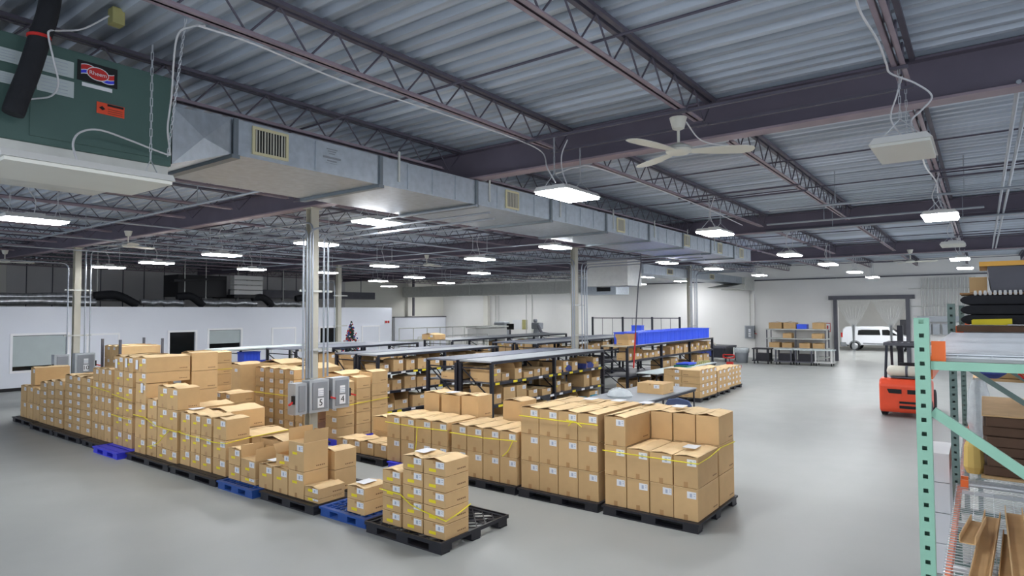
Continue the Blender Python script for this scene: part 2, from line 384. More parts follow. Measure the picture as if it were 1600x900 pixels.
# ---------------- lights ----------------
def lamp(x,y,z,on,label,lx=.95,ly=.55,inset=.12):
    t = thing('led_high_bay_light',(x,y,z),label,'ceiling light')
    b_ = MB().prism([(y-ly/2,z+.03),(y+ly/2,z+.03),(y+ly/2-.05,z+.09),(y-ly/2+.05,z+.09)],0,x-lx/2,x+lx/2).box(x-.14,y-.1,z+.09,x+.14,y+.1,z+.15)
    b_.build('housing','lamp_metal',t)
    MB().box(x-lx/2+.02,y-ly/2+.02,z,x+lx/2-.02,y+ly/2-.02,z+.029).build('diffuser','lamp_on' if on else 'lamp_off',t)
    for s_ in (-1,1):
        xx_ = x+s_*(lx/2-inset); c = MB()
        c.tube([(xx_,y-.18,z+.09),(xx_,y,z+.28)],.005,4).tube([(xx_,y+.18,z+.09),(xx_,y,z+.28)],.005,4)
        nl = max(2,int((5.56-z-.28)/.07)); st = (5.56-z-.28)/nl
        for k in range(nl):
            zz = z+.28+k*st
            if k%2: c.box(xx_-.012,y-.003,zz,xx_-.006,y+.003,zz+st*1.1).box(xx_+.006,y-.003,zz,xx_+.012,y+.003,zz+st*1.1)
            else: c.box(xx_-.003,y-.012,zz,xx_+.003,y-.006,zz+st*1.1).box(xx_-.003,y+.006,zz,xx_+.003,y+.012,zz+st*1.1)
        c.build('hanging_chain','wire',t)
        if on is not None and (z > 4.5):
            ja = max([q_ for q_ in JY if q_ <= y+.02] or [y-1]); jb = min([q_ for q_ in JY if q_ > y+.02] or [y+1])
            MB().box(xx_-.02,ja-.08,5.535,xx_+.02,jb+.08,5.568).build('hanger_channel','joist',t)
    if inset < .1: return t
    cb = smooth_path([(x,y,z+.15),(x+.05,y+.12,z+.4),(x-.08,y+.05,z+.6),(x,y,5.58)],6)
    MB().tube(cb,.009,5).build('power_cable','cable',t)
    return t
LZ = 4.75
lights = [('lit light above the near pallets, left of the ceiling fan',7.7,4.75,1),('lit light ahead of the unlit panel on the right',13.7,.57,1),
 ('lit light between fan and right hand wall',13.5,4.6,1),('lit light hanging left of the main duct near column',7.85,9.0,1),
 ('second lit light in the line beyond the fan',20.3,4.65,1),('third lit light in the line beyond the fan',25.4,4.5,1),('fourth lit light in the line beyond the fan, farthest',31.4,4.5,1),
 ('lit light far right above the forklift bay',25.7,.57,1),('farthest lit light in the right hand line',31.5,.53,1),
 ('long lit light at the left edge, below the heater',3.85,13.6,1),('lit light left of the nearest column near the fan',9.5,17.6,1),('lit light over the left partition windows',9.65,22.05,1),
 ('lit light in front of the grey upper wall',9.5,25.5,1),('lit light before the louvred roof unit',13.4,22.6,1),('lit light behind the nearest column conduits, upper',9.4,13.0,1),
 ('lit light behind the nearest column conduits, lower',16.5,22.2,1),('lit light right of the nearest column over racks',15.5,17.4,1),('lit light over the mid room racks',15.4,12.8,1),
 ('lit light left of the mid room column',13.8,8.9,1),('lit light under the duct past the mid column',20.8,8.8,1),('lit light under the duct, next beyond',25.0,8.6,1),
 ('lit light near the far end of the duct',31.1,8.5,1),('lit light near the left far corner',22.8,26.1,1),('farthest lit light over the left far corner',28.0,31.0,1),
 ('lit light before the far cross duct',27.0,25.0,1),('lit light left of the hanging red hose',27.1,13.1,1),('lit light beyond the hanging red hose',36.3,17.2,1),
 ('unlit white panel light, nearest on the right',7.75,.62,0),('unlit white panel light, far on the right',20.0,.58,0),
 ('lit light over the far wall shelves',37.0,4.5,1),('lit light above the back racks',21.0,17.5,1),('lit light above the back racks, farther',21.5,22.0,1)]
for lb,x,y,on in lights:
    k_ = 1.085 if 8.4 < y < 9.1 else (1.06 if 26 < x < 28 and 13 < y < 13.2 else 1)
    lamp(x*k_,y*k_,3.1+(LZ-3.1)*k_,on,lb)
for k,(x,y) in enumerate(((25.6,-3.6),(37,-3.6))): lamp(x,y,LZ,1,'lit light out of frame right, beyond the mint rack, %s'%ORD[k+1])
lamp(2.0,6.05,4.22,0,'long unlit white panel light hanging under the green heater',1.22,.85,.03)
lamp(1.3,-1.6,LZ,1,'lit light above and behind the camera, right side'); lamp(1.9,2.2,5.0,1,'lit light overhead just in front of the camera')
lamp(-2.5,5.5,LZ,1,'lit light behind the camera, left side'); 
for k,(x,y,z) in enumerate(((39.4,24.5,4.7),(39.4,30.5,4.7),(39.4,36.5,4.7))): lamp(x,y,z,1,'added fill light between the cross duct and the far wall, %s from the right'%ORD[k+1])  # added fill lamps, out of sight behind the duct, brighten the back left walls
for k,(x,y,z) in enumerate(((40.5,16.2,5.05),(34.2,15.6,5.05))): lamp(x,y,z,1,'added fill light hidden behind the second air duct, %s one'%['farther','nearer'][k])  # added lamps raised out of view to lift the far wall
for k,(x,y) in enumerate(((46,3.5),(46,7.5),(52,5.5))): lamp(x,y,4.3,1,'added fill light in the van bay near the doorway, %s'%['right','left','farther'][k])  # added unseen lamps that brighten the van and bay walls
for k,(x,y) in enumerate(((50,2),(50,8),(50,14))): lamp(x,y,4.3,1,'lit light in the van bay, %s from the right'%ORD[k+1])
# ---------------- ceiling fans ----------------
def fan(x,y,z,label,ang=(165,56,-60),r=.93,top=5.56):
    f = thing('ceiling_fan',(x,y,z),label,'ceiling fan')
    MB().lathe([(.03,top-.16),(.075,top-.14),(.105,top-.02),(.11,top)],(x,y,0)).build('canopy','fan_white',f,smooth=True)
    MB().tube([(x,y,z+.1),(x,y,top-.15)],.018,10).build('down_rod','fan_white',f,smooth=True)
    MB().lathe([(.05,z+.11),(.10,z+.09),(.16,z+.055),(.165,z+.03)],(x,y,0),28).build('motor_housing','galv_flat',f,smooth=True)
    MB().lathe([(.06,z-.035),(.13,z-.02),(.16,z),(.16,z+.028)],(x,y,0),28).build('hub','fan_white',f,smooth=True)
    for a in ang:
        a = math.radians(a); c,s_ = math.cos(a),math.sin(a); bl = MB(); top_,bot = [],[]
        prof = [(.13,.06),(.25,.08),(.4,.11),(.6,.13),(.8,.125),(.9,.09),(r,.03)]
        up = [(u,v) for u,v in prof]+[(u,-v) for u,v in prof[::-1]]
        vs = []
        for zz in (-.006,.006):
            for u,v in up: vs.append((x+u*c-v*s_, y+u*s_+v*c, z+.01+zz-v*.12))
        n = len(up); bl.add(vs,[tuple(range(n))[::-1],tuple(range(n,2*n))]+[(i,(i+1)%n,(i+1)%n+n,i+n) for i in range(n)])
        bl.build('blade','fan_white',f)
    return f
fan(7.63,3.05,5.12,'white three-blade ceiling fan nearest, under the purple girder')
fan(8.13,20.45,5.1,'white ceiling fan at the left, before the left column',(20,140,260))
fan(7.67,30.3,5.1,'white ceiling fan at the far left edge',(-10,110,230))
fan(19.5,19.2,5.1,'white ceiling fan high over the back racks',(0,120,240))
fan(30.4,2.33,5.05,'white ceiling fan far right, before the far wall',(30,150,270))
# ---------------- main duct, heater ----------------
DZ0, DZ1, DYa, DYb = 5.0, 5.43, 7.15, 9.05
du = thing('air_duct',(4.0,DYa,DZ0),'large galvanised air duct running from the heater down the room','air duct')
segs = [4.0,6.28,8.5,10.9,13.3,15.7,18.1,20.5,22.9,25.0]
for k in range(len(segs)-1):
    a,b_ = segs[k],segs[k+1]; g = MB().box(a,DYa,DZ0,b_,DYb,DZ1)
    n = 4 if k else 2
    for q in range(1,n): g.box(a+(b_-a)*q/n-.006,DYa-.012,DZ0+.02,a+(b_-a)*q/n+.006,DYa,DZ1-.02)
    g.build('duct_section','galv',du)
for a in segs[:-1]:
    MB().box(a-.05,DYa-.03,DZ0-.05,a+.05,DYb+.03,DZ0-.001).build('flange','galv_shaded',du); MB().box(a-.03,DYa-.03,DZ0,a+.03,DYa-.002,DZ1).build('flange','galv_shaded',du)
for a in segs[1:-1]:
    MB().box(a+.35,DYa-.02,DZ0+.1,a+.385,DYa-.002,5.57).build('hanger_strap','galv_flat',du)
def grille(x,y,z,w_,h_,par,lat=9,axis='y'):
    gf = MB(); t = .035
    gf.box(x,y-.02,z,x+w_,y-.001,z+t).box(x,y-.02,z+h_-t,x+w_,y-.001,z+h_).box(x,y-.02,z+t,x+t,y-.001,z+h_-t).box(x+w_-t,y-.02,z+t,x+w_,y-.001,z+h_-t)
    o = gf.build('vent_grille','ochre_pale' if 'ochre_pale' in M else 'cream',par)
    b2 = MB().box(x+t,y-.004,z+t,x+w_-t,y-.001,z+h_-t).build('backing','ink',o); 
    f2 = MB()
    for q in range(lat):
        xx_ = x+t+(w_-2*t)*(q+.5)/lat; wq = .012 if q%3 else .02
        f2.box(xx_-wq/2,y-.016,z+t,xx_+wq/2,y-.006,z+h_-t)
    f2.build('louvres','cream',o)
    return o
mat('ochre_pale',(206,198,160),.5,var=.02)
for k,(gx,gw) in enumerate(((4.22,.5),(9.35,.42),(13.85,.42),(18.2,.42),(21.2,.42),(23.6,.42))):
    grille(gx,DYa,DZ0+.05,gw,.35,du,11)
# maker's stencil on the duct
st_ = MB()
for k in range(3): st_.box(5.32+.02*k,DYa-.0015,5.30+.03*(2-k)-.02,5.50-.02*k,DYa-.0005,5.315+.03*(2-k)-.02)
st_.box(5.26,DYa-.0015,5.215,5.56,DYa-.0005,5.245).box(5.33,DYa-.0015,5.175,5.49,DYa-.0005,5.195).box(5.31,DYa-.0015,5.15,5.5,DYa-.0005,5.156)
st_.build('stencil_mark','grey_box_dark',du)
# transition
tr = MB(); A=[(3.09,6.75,4.66),(3.09,8.7,4.66),(3.09,8.7,5.27),(3.09,6.75,5.27)]; B=[(3.96,DYa,DZ0),(3.96,DYb,DZ0),(3.96,DYb,DZ1),(3.96,DYa,DZ1)]
cr = (3.5,6.90,5.05)
tr.add(A+B+[cr],[(0,1,2,3),(4,7,6,5),(0,4,5,1),(1,5,6,2),(2,6,7,3),(0,8,4),(4,8,7),(7,8,3),(3,8,0)])
tr.build('transition','galv',du)
# heater
he = thing('unit_heater',(1.8,7.7,4.58),'green unit heater cabinet hanging at upper left with maker badge','heater')
HX0,HX1,HY,HZ0,HZ1 = .3,3.07,6.72,4.62,5.55
MB().box(HX0,HY,HZ0,HX1,HY+2.0,HZ1).build('cabinet','unit_green',he,bevel=.01)
MB().box(HX0+.02,HY+.03,4.54,HX1-.02,HY+1.97,4.619).build('bottom_pan','galv_flat',he)
MB().box(at(46,190,1,HY).x,HY-.013,HZ0+.06,HX1-.04,HY-.001,HZ1-.03).build('access_panel','unit_green',he)
def onface(px_,py_): q = at(px_,py_,1,HY-.016); return q
def plate(x0,y0,x1,y1,name,mt,par=he,dy=0):
    a = onface(x0,y0); b_ = onface(x1,y1)
    return MB().box(a.x,HY-.02-dy,b_.z,b_.x,HY-.016-dy,a.z).build(name,mt,par)
def rect(xa,xb,za,zb,name,mt,dy=0): return MB().box(xa,HY-.02-dy,za,xb,HY-.0165-dy,zb).build(name,mt,he)
q0 = onface(121,97); q1 = onface(183,135); cxb,czb = (q0.x+q1.x)/2,(q0.z+q1.z)/2-.0; bw,bh = abs(q1.x-q0.x)/2,.095
rect(cxb-bw,cxb+bw,czb-bh,czb+bh,'badge','ink')
e1 = MB(); wv = []
for k in range(21):
    u = -1+2*k/20; wv.append((u, .32*math.sin(u*2.6)))
def ribbon(o0,o1,mt,dy,nm,u0=-.9,u1=.9):
    r_ = MB(); us = [u0+(u1-u0)*k/24 for k in range(25)]
    pl_ = [(cxb+bw*.92*u, czb+bh*(-.28*math.sin(u*2.9)+o1)) for u in us]+[(cxb+bw*.92*u, czb+bh*(-.28*math.sin(u*2.9)+o0)) for u in us[::-1]]
    r_.prism(pl_,1,HY-.021-dy,HY-.020-dy); return r_.build(nm,mt,he)
ribbon(-.5,.5,'white_paper',0,'badge_ribbon_edge'); ribbon(-.05,.42,'red',.001,'badge_ribbon'); ribbon(-.42,-.12,'plastic_violet',.001,'badge_ribbon')
def ell(rx,rz,mt,dy,nm):
    return MB().prism([(cxb+rx*math.cos(t*math.pi/16),czb+rz*math.sin(t*math.pi/16)) for t in range(32)],1,HY-.021-dy,HY-.020-dy).build(nm,mt,he)
ell(bw*.56,bh*.68,'white_paper',.002,'badge_oval_edge'); ell(bw*.52,bh*.60,'red',.003,'badge_oval')
text('Rheem','badge_lettering','white_paper',bh*.56,(cxb,HY-.0255,czb),(math.pi/2,0,0),he,.0005)
for (x0,y0,x1,y1) in ((128,127,175,146),): 
    a = onface(x0,y0); b_ = onface(x1,y1); rect(a.x,b_.x,(a.z+b_.z)/2-.018,(a.z+b_.z)/2+.018,'name_strip','white_paper')
for (x0,y0,x1,y1,h_) in ((60,88,115,118,.075),(58,118,115,150,.075),(-20,72,34,98,.06),(-20,112,28,128,.05)):
    a = onface(x0,y0); b_ = onface(x1,y1); zc = (a.z+b_.z)/2
    pn = rect(a.x,b_.x,zc-h_,zc+h_,'rating_plate','blind')
    for k in range(4): rect(a.x+.03,b_.x-.05,zc-h_*.7+k*h_*.42,zc-h_*.66+k*h_*.42,'printed_line','grey_ink',.006)
a = onface(151,160); b_ = onface(194,184); zc = (a.z+b_.z)/2
rect(a.x,b_.x,zc-.055,zc+.055,'warning_label','red_orange'); rect(a.x+.09,b_.x-.01,zc+.03,zc+.05,'warning_band','ink',.006)
tri = [(a.x+.02,zc),(a.x+.045,zc+.02),(a.x+.07,zc-.005),(a.x+.05,zc-.02)]; MB().prism(tri,1,HY-.021,HY-.027).build('warning_symbol','ink',he)
for k in range(3): rect(a.x+.095,b_.x-.02,zc-.04+k*.02,zc-.036+k*.02,'warning_text','card_dark',.006)
o = MB().box(*tuple(at(176,34,1,6.6)),*(at(176,34,1,6.6)+Vector((.11,.12,.16)))).tube([at(186,28,1,6.65),at(186,28,1,6.65)+Vector((0,0,.35))],.015,6).build('junction_box','olive',org=tuple(at(176,34,1,6.6)),bevel=.01); tag(o,'olive junction box near the roof above the heater','junction box')
# gas / refrigerant line in black foam
p = smooth_path([(1.35,6.0,6.0),(1.28,6.2,5.7),(1.22,6.35,5.42),(1.02,6.45,5.12),(.93,6.5,5.02)],8)
p = [at(85,-40,1,6.5), at(75,20,1,6.5), at(62,60,1,6.5), at(46,110,1,6.5), at(30,150,1,6.5), at(20,178,1,6.5)]
o = MB().tube(smooth_path(p,6),[.082]*(5*6)+[.078],14).build('insulated_pipe','rubber',org=tuple(p[0]),smooth=True); tag(o,'black foam insulated pipe hanging before the green heater','pipe')
q = at(61,58,1,6.5); rg = MB().lathe([(.085,-.014),(.09,-.01),(.09,.01),(.085,.014)],tuple(q),16).build('tape_band','red',o)
cab = smooth_path([at(170,25,1,6.6),at(130,45,1,6.6),at(95,48,1,6.55),at(78,48,1,6.4),at(76,58,1,6.4),at(84,95,1,6.4),at(91,130,1,6.45),at(80,150,1,6.55),at(48,155,1,6.68)],6)
tag(MB().tube(cab,.008,6).build('electrical_cable','cable',org=tuple(cab[0]),smooth=True),'white cable looping past the black foam pipe','cable')
cab = smooth_path([at(121,253,1,6.1),at(114,225,1,6.2),at(125,207,1,6.3),at(155,203,1,6.4),at(200,218,1,6.5),at(260,241,1,6.6),at(265,235,1,6.6),at(262,200,1,6.5),at(268,150,1,6.4),at(276,60,1,6.0),at(300,42,1,5.8),at(320,40,1,5.6)],6)
tag(MB().tube(cab,.009,6).build('electrical_cable','cable',org=tuple(cab[0]),smooth=True),'white cable arching over the green heater front to the chain','cable')
for k,(xa,xb) in enumerate(((262,290),)):
    a = at(xa,245,1,6.55); b_ = at(xb,30,1,6.2); ch = MB(); nl = 34
    for q in range(nl):
        u = a.lerp(b_,q/nl); v = a.lerp(b_,(q+1.15)/nl)
        if q%2: ch.tube([u+Vector((.009,0,0)),v+Vector((.009,0,0))],.003,4).tube([u-Vector((.009,0,0)),v-Vector((.009,0,0))],.003,4)
        else: ch.tube([u+Vector((0,.009,0)),v+Vector((0,.009,0))],.003,4).tube([u-Vector((0,.009,0)),v-Vector((0,.009,0))],.003,4)
    tag(ch.build('chain','wire',org=tuple(b_)),'steel chain hanging down the heater corner','chain')
# ---------------- other ducts and roof gear ----------------
d2 = thing('air_duct',(26,12.1,4.75),'galvanised air duct beyond the main one, over the blue totes','air duct')
for k in range(6):
    a = 26+k*2.4; g = MB().box(a,12.1,4.78,a+2.38,13.3,5.2); g.box(a+1.2,12.09,4.79,a+1.22,12.1,5.19); g.build('duct_section','galv',d2)
grille(28.6,12.1,4.85,.7,.28,d2,7); grille(34.5,12.1,4.85,.7,.28,d2,7)
MB().box(40.3,11.9,4.4,42.3,13.4,5.2).prism([(37.0,4.45),(40.3,4.45),(40.3,4.78)],1,11.95,13.2).build('far_plenum','galv_flat',d2)
MB().box(24.6,12.2,4.2,25.98,14.2,5.35).build('near_plenum','galv_flat',d2)
d3 = thing('air_duct',(37,22,4.35),'pale cross duct spanning the far left of the hall','air duct')
for k in range(8):
    y = 21.9+k*2.2; y2 = min(y+2.18,YW-.4); g = MB().box(37.2,y,4.35,38.4,y2,5.2)
    g.beam((37.19,y+.05,4.37),(37.19,y2-.05,5.18),.012,.012).beam((37.19,y+.05,5.18),(37.19,y2-.05,4.37),.012,.012); g.build('duct_section','galv_flat',d3)
MB().box(37.0,19.2,4.2,38.9,21.88,5.25).build('end_plenum','galv',d3)
MB().box(36.95,19.6,4.4,36.99,20.6,5.0).build('end_grille','ink',d3)
for y in (24,28,32,36): MB().tube([(37.2,y,4.3),(37.2,y,5.56)],.03,6).build('hanger_rod','galv_flat',d3)
o = MB().box(20.5,36.4,4.05,31.5,37.2,4.55).tube([(21.5,36.8,4.5),(21.5,36.8,6.02)],.03,6).tube([(30.5,36.8,4.5),(30.5,36.8,6.02)],.03,6).build('air_duct','steel_dark',org=(20.5,36.4,4.05)); tag(o,'dark duct high behind the office partition, before the left wall','air duct')
ru = thing('air_handler',(17.5,33,3.9),'dark air handler with pale louvred end above the partition','air handler')
MB().box(15.6,33.2,3.95,18.2,34.8,5.1).build('cabinet','base_black',ru)
lf = MB()
for k in range(4): lf.box(18.3,32.6,4.1+k*.27,20.0,33.0,4.33+k*.27)
lf.build('louvre','lamp_metal',ru); MB().box(18.25,32.5,3.92,20.1,34.8,4.07).build('tray','base_black',ru)
MB().beam((15.2,33,4.75),(17.9,33,4.95),.5,.12).build('connector','base_black',ru)
for k,(a,b_,y,z,r) in enumerate(((1.5,11.5,32.3,3.62,.16),(2.5,12.8,33.0,3.85,.16),(13.5,15.5,32.5,3.62,.15),(16.4,19.6,32.6,3.62,.15),(20.3,22.4,32.6,3.6,.14))):
    n = 14; pts = [(a+(b_-a)*q/n,y,z+.03*math.sin(q*1.3)) for q in range(n+1)]
    o = MB().tube(pts,[r*(1+.05*(-1)**q) for q in range(n+1)],12).build('flexible_duct','foil',org=(a,y,z),smooth=True)
    tag(o,'silver foil flexible duct above the partition, %s from the left'%ORD[k+1],'flexible duct')
for k,(a,b_) in enumerate(((11.6,13.4),(15.3,16.6),(19.4,20.6),(22.2,23.4))):
    o = MB().tube(smooth_path([(a,32.7,3.9),((a+b_)/2,32.6,3.95),(b_,32.6,3.5)],5),.2,10).build('flexible_duct','rubber',org=(a,32.7,3.9),smooth=True)
    tag(o,'black flexible duct above the partition, %s from the left'%ORD[k+1],'flexible duct')
for k,xh in enumerate((10.9,11.3,11.8,15.8,16.9,18.7,21.5)):
    o = MB().tube([(xh,32.9,3.7),(xh,32.9,5.98)],.022,6).build('hanger_rod','galv_flat',org=(xh,32.9,3.7)); tag(o,'thin hanger rod over the office partition, %s from the left'%ORD[k+1],'rod')
# long conduits under the roof
runs = [((200,328,5.35),(1600,292,5.35)),((1200,352,5.3),(1540,321,5.3)),((1200,365,5.4),(1600,331,5.4)),((67,373,5.3),(400,298,5.3)),((250,377,5.2),(620,334,5.2)),((150,390,5.1),(455,338,5.1)),((0,402,5.1),(440,360,5.1))]
runs = [((1200,328,5.30),(1600,292.5,5.30)),((1200,352,5.40),(1538,322,5.40)),((1200,364,5.44),(1600,331,5.44)),((67,372,5.35),(400,297,5.35)),((1200,412,5.3),(1600,384,5.3))]
for k,(a,b_) in enumerate(runs):
    A_ = at(a[0],a[1],2,a[2]); B_ = at(b_[0],b_[1],2,b_[2]); xm = (A_.x+B_.x)/2
    o = MB().tube([(xm,A_.y,a[2]),(xm,B_.y-(3 if b_[0] == 1600 else 0),a[2])],.026,7).tube([(xm,A_.y*.7+B_.y*.3,a[2]),(xm,A_.y*.7+B_.y*.3,6.0)],.01,5).tube([(xm,A_.y*.2+B_.y*.8,a[2]),(xm,A_.y*.2+B_.y*.8,6.0)],.01,5).build('conduit_run','pipe',org=(xm,A_.y,a[2]))
    tag(o,['pipe run across the right ceiling before the second girder','thin pipe run below the second girder','pipe run hugging the second girder bottom','pale pipe run crossing the left ceiling by the heater','pipe run below the third girder'][k],'pipe')
for k,(xc,za) in enumerate(((3.6,5.5),(12.5,5.3),(16.2,5.2),(23.5,5.3),(28,5.2),(34,5.2))):
    o = MB().tube([(xc,10.5,za),(xc,30,za)],.022,6).build('conduit_run','pipe',org=(xc,10.5,za)); tag(o,'conduit run across the left hand ceiling, %s from the camera'%ORD[k+1],'pipe')
for k,(yc,za,a,b_) in enumerate(((17.9,5.45,2,20),(22.0,5.4,2,30),(14.6,5.3,9,34),(24.0,5.2,6,35),(19.5,5.15,10,36))):
    o = MB().tube([(a,yc,za),(b_,yc,za)],.022,6).build('conduit_run','pipe',org=(a,yc,za)); tag(o,'conduit run parallel to the main duct, %s left of it'%ORD[k+1],'pipe')
pv = smooth_path([at(310,40,2,5.53),at(400,70,2,5.53),at(537,127,2,5.53),at(680,174,2,5.53),at(800,215,2,5.53),at(846,237,2,5.5),at(855,262,2,5.1),at(868,285,2,4.85)],6)
tag(MB().tube(pv,.009,6).build('electrical_cable','cable',org=tuple(pv[0]),smooth=True),'white cable clipped along a near roof joist to the lit light','cable')
pv = smooth_path([at(868,272,2,5.2),at(900,262,2,5.4),at(945,266,2,5.5),at(1090,320,2,5.5),at(1160,352,2,5.4)],6)
tag(MB().tube(pv,.010,6).build('electrical_cable','cable',org=tuple(pv[0]),smooth=True),'white cable sweeping under the fan towards the next light','cable')
pv = smooth_path([at(1336,-10,2,5.5),at(1345,20,2,5.5),at(1372,65,2,5.5),at(1385,100,2,5.5),at(1392,115,2,5.5),at(1430,130,2,5.42),at(1456,150,2,5.3),at(1440,172,2,5.15),at(1424,188,2,5.05),at(1427,206,2,4.9)],6)
tag(MB().tube(pv,.010,6).build('electrical_cable','cable',org=tuple(pv[0]),smooth=True),'white cable snaking along the right joist to the unlit panel','cable')
pv = smooth_path([at(1441,243,2,4.9),at(1447,262,2,5.1),at(1463,285,2,5.4),at(1466,310,2,5.4),at(1476,332,2,4.95)],6)
tag(MB().tube(pv,.010,6).build('electrical_cable','cable',org=tuple(pv[0]),smooth=True),'white cable from the unlit panel to the next lit light','cable')
pv = smooth_path([at(1072,190,1,3.0),at(1090,215,1,3.0),at(1110,224,1,3.0),at(1140,228,1,2.9)],6)
tag(MB().tube(pv,.009,6).build('electrical_cable','cable',org=tuple(pv[0]),smooth=True),'white cable drooping from the nearest ceiling fan','cable')
qa = at(1590,140,2,5.5)
for k,dy_ in enumerate((0,.1)):
    o = MB().tube([(qa.x-.3,qa.y-dy_,5.5),(31.0,qa.y-dy_,5.5)],.025,7).build('conduit_run','pipe',org=(qa.x,qa.y-dy_,5.5)); tag(o,'twin conduit running away under the right edge ceiling, %s'%['left one','right one'][k],'pipe')
hz = smooth_path([Vector((19.5,9.6,5.95)),at(1001,398,0,19.5),at(997,450,0,19.5),at(993,520,0,19.5)],4)
o = thing('drop_hose',tuple(hz[0]),'thin drop hose hanging from the ceiling, red at its lower end','hose')
MB().tube(hz,.022,6).build('upper_hose','steel_dark',o); MB().tube([hz[-1],at(990,575,0,19.5)],.026,6).build('red_end','red',o)
# ================= cartons and pallets =================
_cm = {}
def carton_meshes(dx,dy,dz,style):
    key = (round(dx,2),round(dy,2),round(dz,2),style)
    if key in _cm: return _cm[key]
    hx,hy = dx/2,dy/2; R = random.Random(hash(key)&0xffff)
    b = MB(); t = .004
    if 'o' in style:      # open top
        b.box(-hx,-hy,0,hx,hy,t); b.box(-hx,-hy,t,-hx+t,hy,dz).box(hx-t,-hy,t,hx,hy,dz).box(-hx+t,-hy,t,hx-t,-hy+t,dz).box(-hx+t,hy-t,t,hx-t,hy,dz)
        b.box(-hx+t,-hy+t,dz*.5,hx-t,hy-t,dz*.52)
    else: b.box(-hx,-hy,0,hx,hy,dz-(.012 if 'f' in style else 0))
    for sy in (-1,1):     # small printed line low on the long sides
        for k in range(5): b.box(hx-.06-k*.035,sy*hy-.0008*(sy<0),.05,hx-.085-k*.035,sy*hy+.0008*(sy>0),.068,1)
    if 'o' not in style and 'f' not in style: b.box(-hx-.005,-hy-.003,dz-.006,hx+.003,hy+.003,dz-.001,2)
    out = {'body':b.mesh('cardboard_box',['card','print_ink','card_top'])}
    tp = MB()
    if dz > .3: tp.box(-hx-.0012,-.03,0,-hx-.0004,.03,.075)
    else: tp.box(-hx-.0012,-.025,dz-.05,-hx-.0004,.025,dz)
    out['packing_tape'] = tp.mesh('packing_tape',['tape'])
    lw = min(.155,dy*.38); lh = min(.095,dz*.42); yc = -hy*.5; zt = dz*.9
    l = MB().box(-hx-.0022,yc-lw/2,zt-lh,-hx-.0005,yc+lw/2,zt)
    l.box(-hx-.0028,yc-lw*.05,zt-lh*.8,-hx-.0023,yc+lw*.2,zt-lh*.25,1).box(-hx-.0028,yc-lw*.42,zt-lh*.3,-hx-.0023,yc-lw*.2,zt-lh*.2,1).box(-hx-.0028,yc-lw*.4,zt-lh*.6,-hx-.0023,yc-lw*.22,zt-lh*.5,1)
    out['shipping_label'] = l.mesh('shipping_label',['white_paper','grey_ink'])
    if 'y' in style:
        yw = min(.125,dy*.34); zy = zt-lh*1.45 if dz > .16 else zt-lh*.6; yy = yc+lw*.9
        out['yellow_sticker'] = MB().box(-hx-.0022,yy-yw/2,zy-.02,-hx-.0005,yy+yw/2,zy+.02).mesh('yellow_sticker',['yellow'])
    if 'f' in style:
        for s_ in (-1,1):
            a = math.radians(R.uniform(4,11)) ; fl = MB(); c,s2 = math.cos(a),math.sin(a); n = 6
            rows = []
            for i in range(n+1):
                u = -hx-.005+(dx+.01)*i/n; wv = .008*math.sin(i*1.7+R.random()*3)
                rows.append([(u,s_*hy,dz-.011),(u,s_*(hy-hy*.5*c),dz-.011+hy*.5*s2+wv*.5),(u,s_*(hy-hy*.985*c),dz-.011+hy*s2+wv)])
            vs = [p for r in rows for p in r]+[(p[0],p[1],p[2]+.004) for r in rows for p in r]; o_ = 3*(n+1)
            for i in range(n):
                for k in range(2):
                    q = (i*3+k,i*3+k+1,(i+1)*3+k+1,(i+1)*3+k)
                    fl.add([], []); fl.f.append(q); fl.m.append(0); fl.f.append(tuple(j+o_ for j in q)[::-1]); fl.m.append(0)
            for i in range(n): fl.f.append((i*3+2,(i+1)*3+2,(i+1)*3+2+o_,i*3+2+o_)); fl.m.append(0)
            for e in (0,n):
                for k in range(2): fl.f.append((e*3+k,e*3+k+1,e*3+k+1+o_,e*3+k+o_)); fl.m.append(0)
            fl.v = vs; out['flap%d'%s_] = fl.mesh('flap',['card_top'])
    if 'u' in style or 'o' in style:   # flaps standing open
        for q,(ax,sg) in enumerate(((1,-1),(1,1),(0,1))):
            fl = MB(); a = R.uniform(.1,.5) if 'o' in style else .06; ln = min(dy,dx)*.48
            if ax == 1:
                y0 = sg*hy; y1 = sg*(hy+ln*math.sin(a)); z1 = dz+ln*math.cos(a)
                fl.add([(-hx,y0,dz),(hx,y0,dz),(hx,y1,z1),(-hx,y1,z1),(-hx,y0-sg*.004,dz),(hx,y0-sg*.004,dz),(hx,y1-sg*.004,z1),(-hx,y1-sg*.004,z1)],[(0,1,2,3),(7,6,5,4),(0,4,5,1),(1,5,6,2),(2,6,7,3),(3,7,4,0)])
            else:
                x1 = hx+ln*.8*math.sin(a); z1 = dz+ln*.7*math.cos(a)
                fl.add([(hx,-hy+.02,dz),(hx,hy-.02,dz),(x1,hy-.03,z1),(x1,-hy+.03,z1),(hx-.004,-hy+.02,dz),(hx-.004,hy-.02,dz),(x1-.004,hy-.03,z1),(x1-.004,-hy+.03,z1)],[(0,1,2,3),(7,6,5,4),(0,4,5,1),(1,5,6,2),(2,6,7,3),(3,7,4,0)])
            out['uflap%d'%q] = fl.mesh('flap',['card'])
    _cm[key] = out; return out
NC = [0]
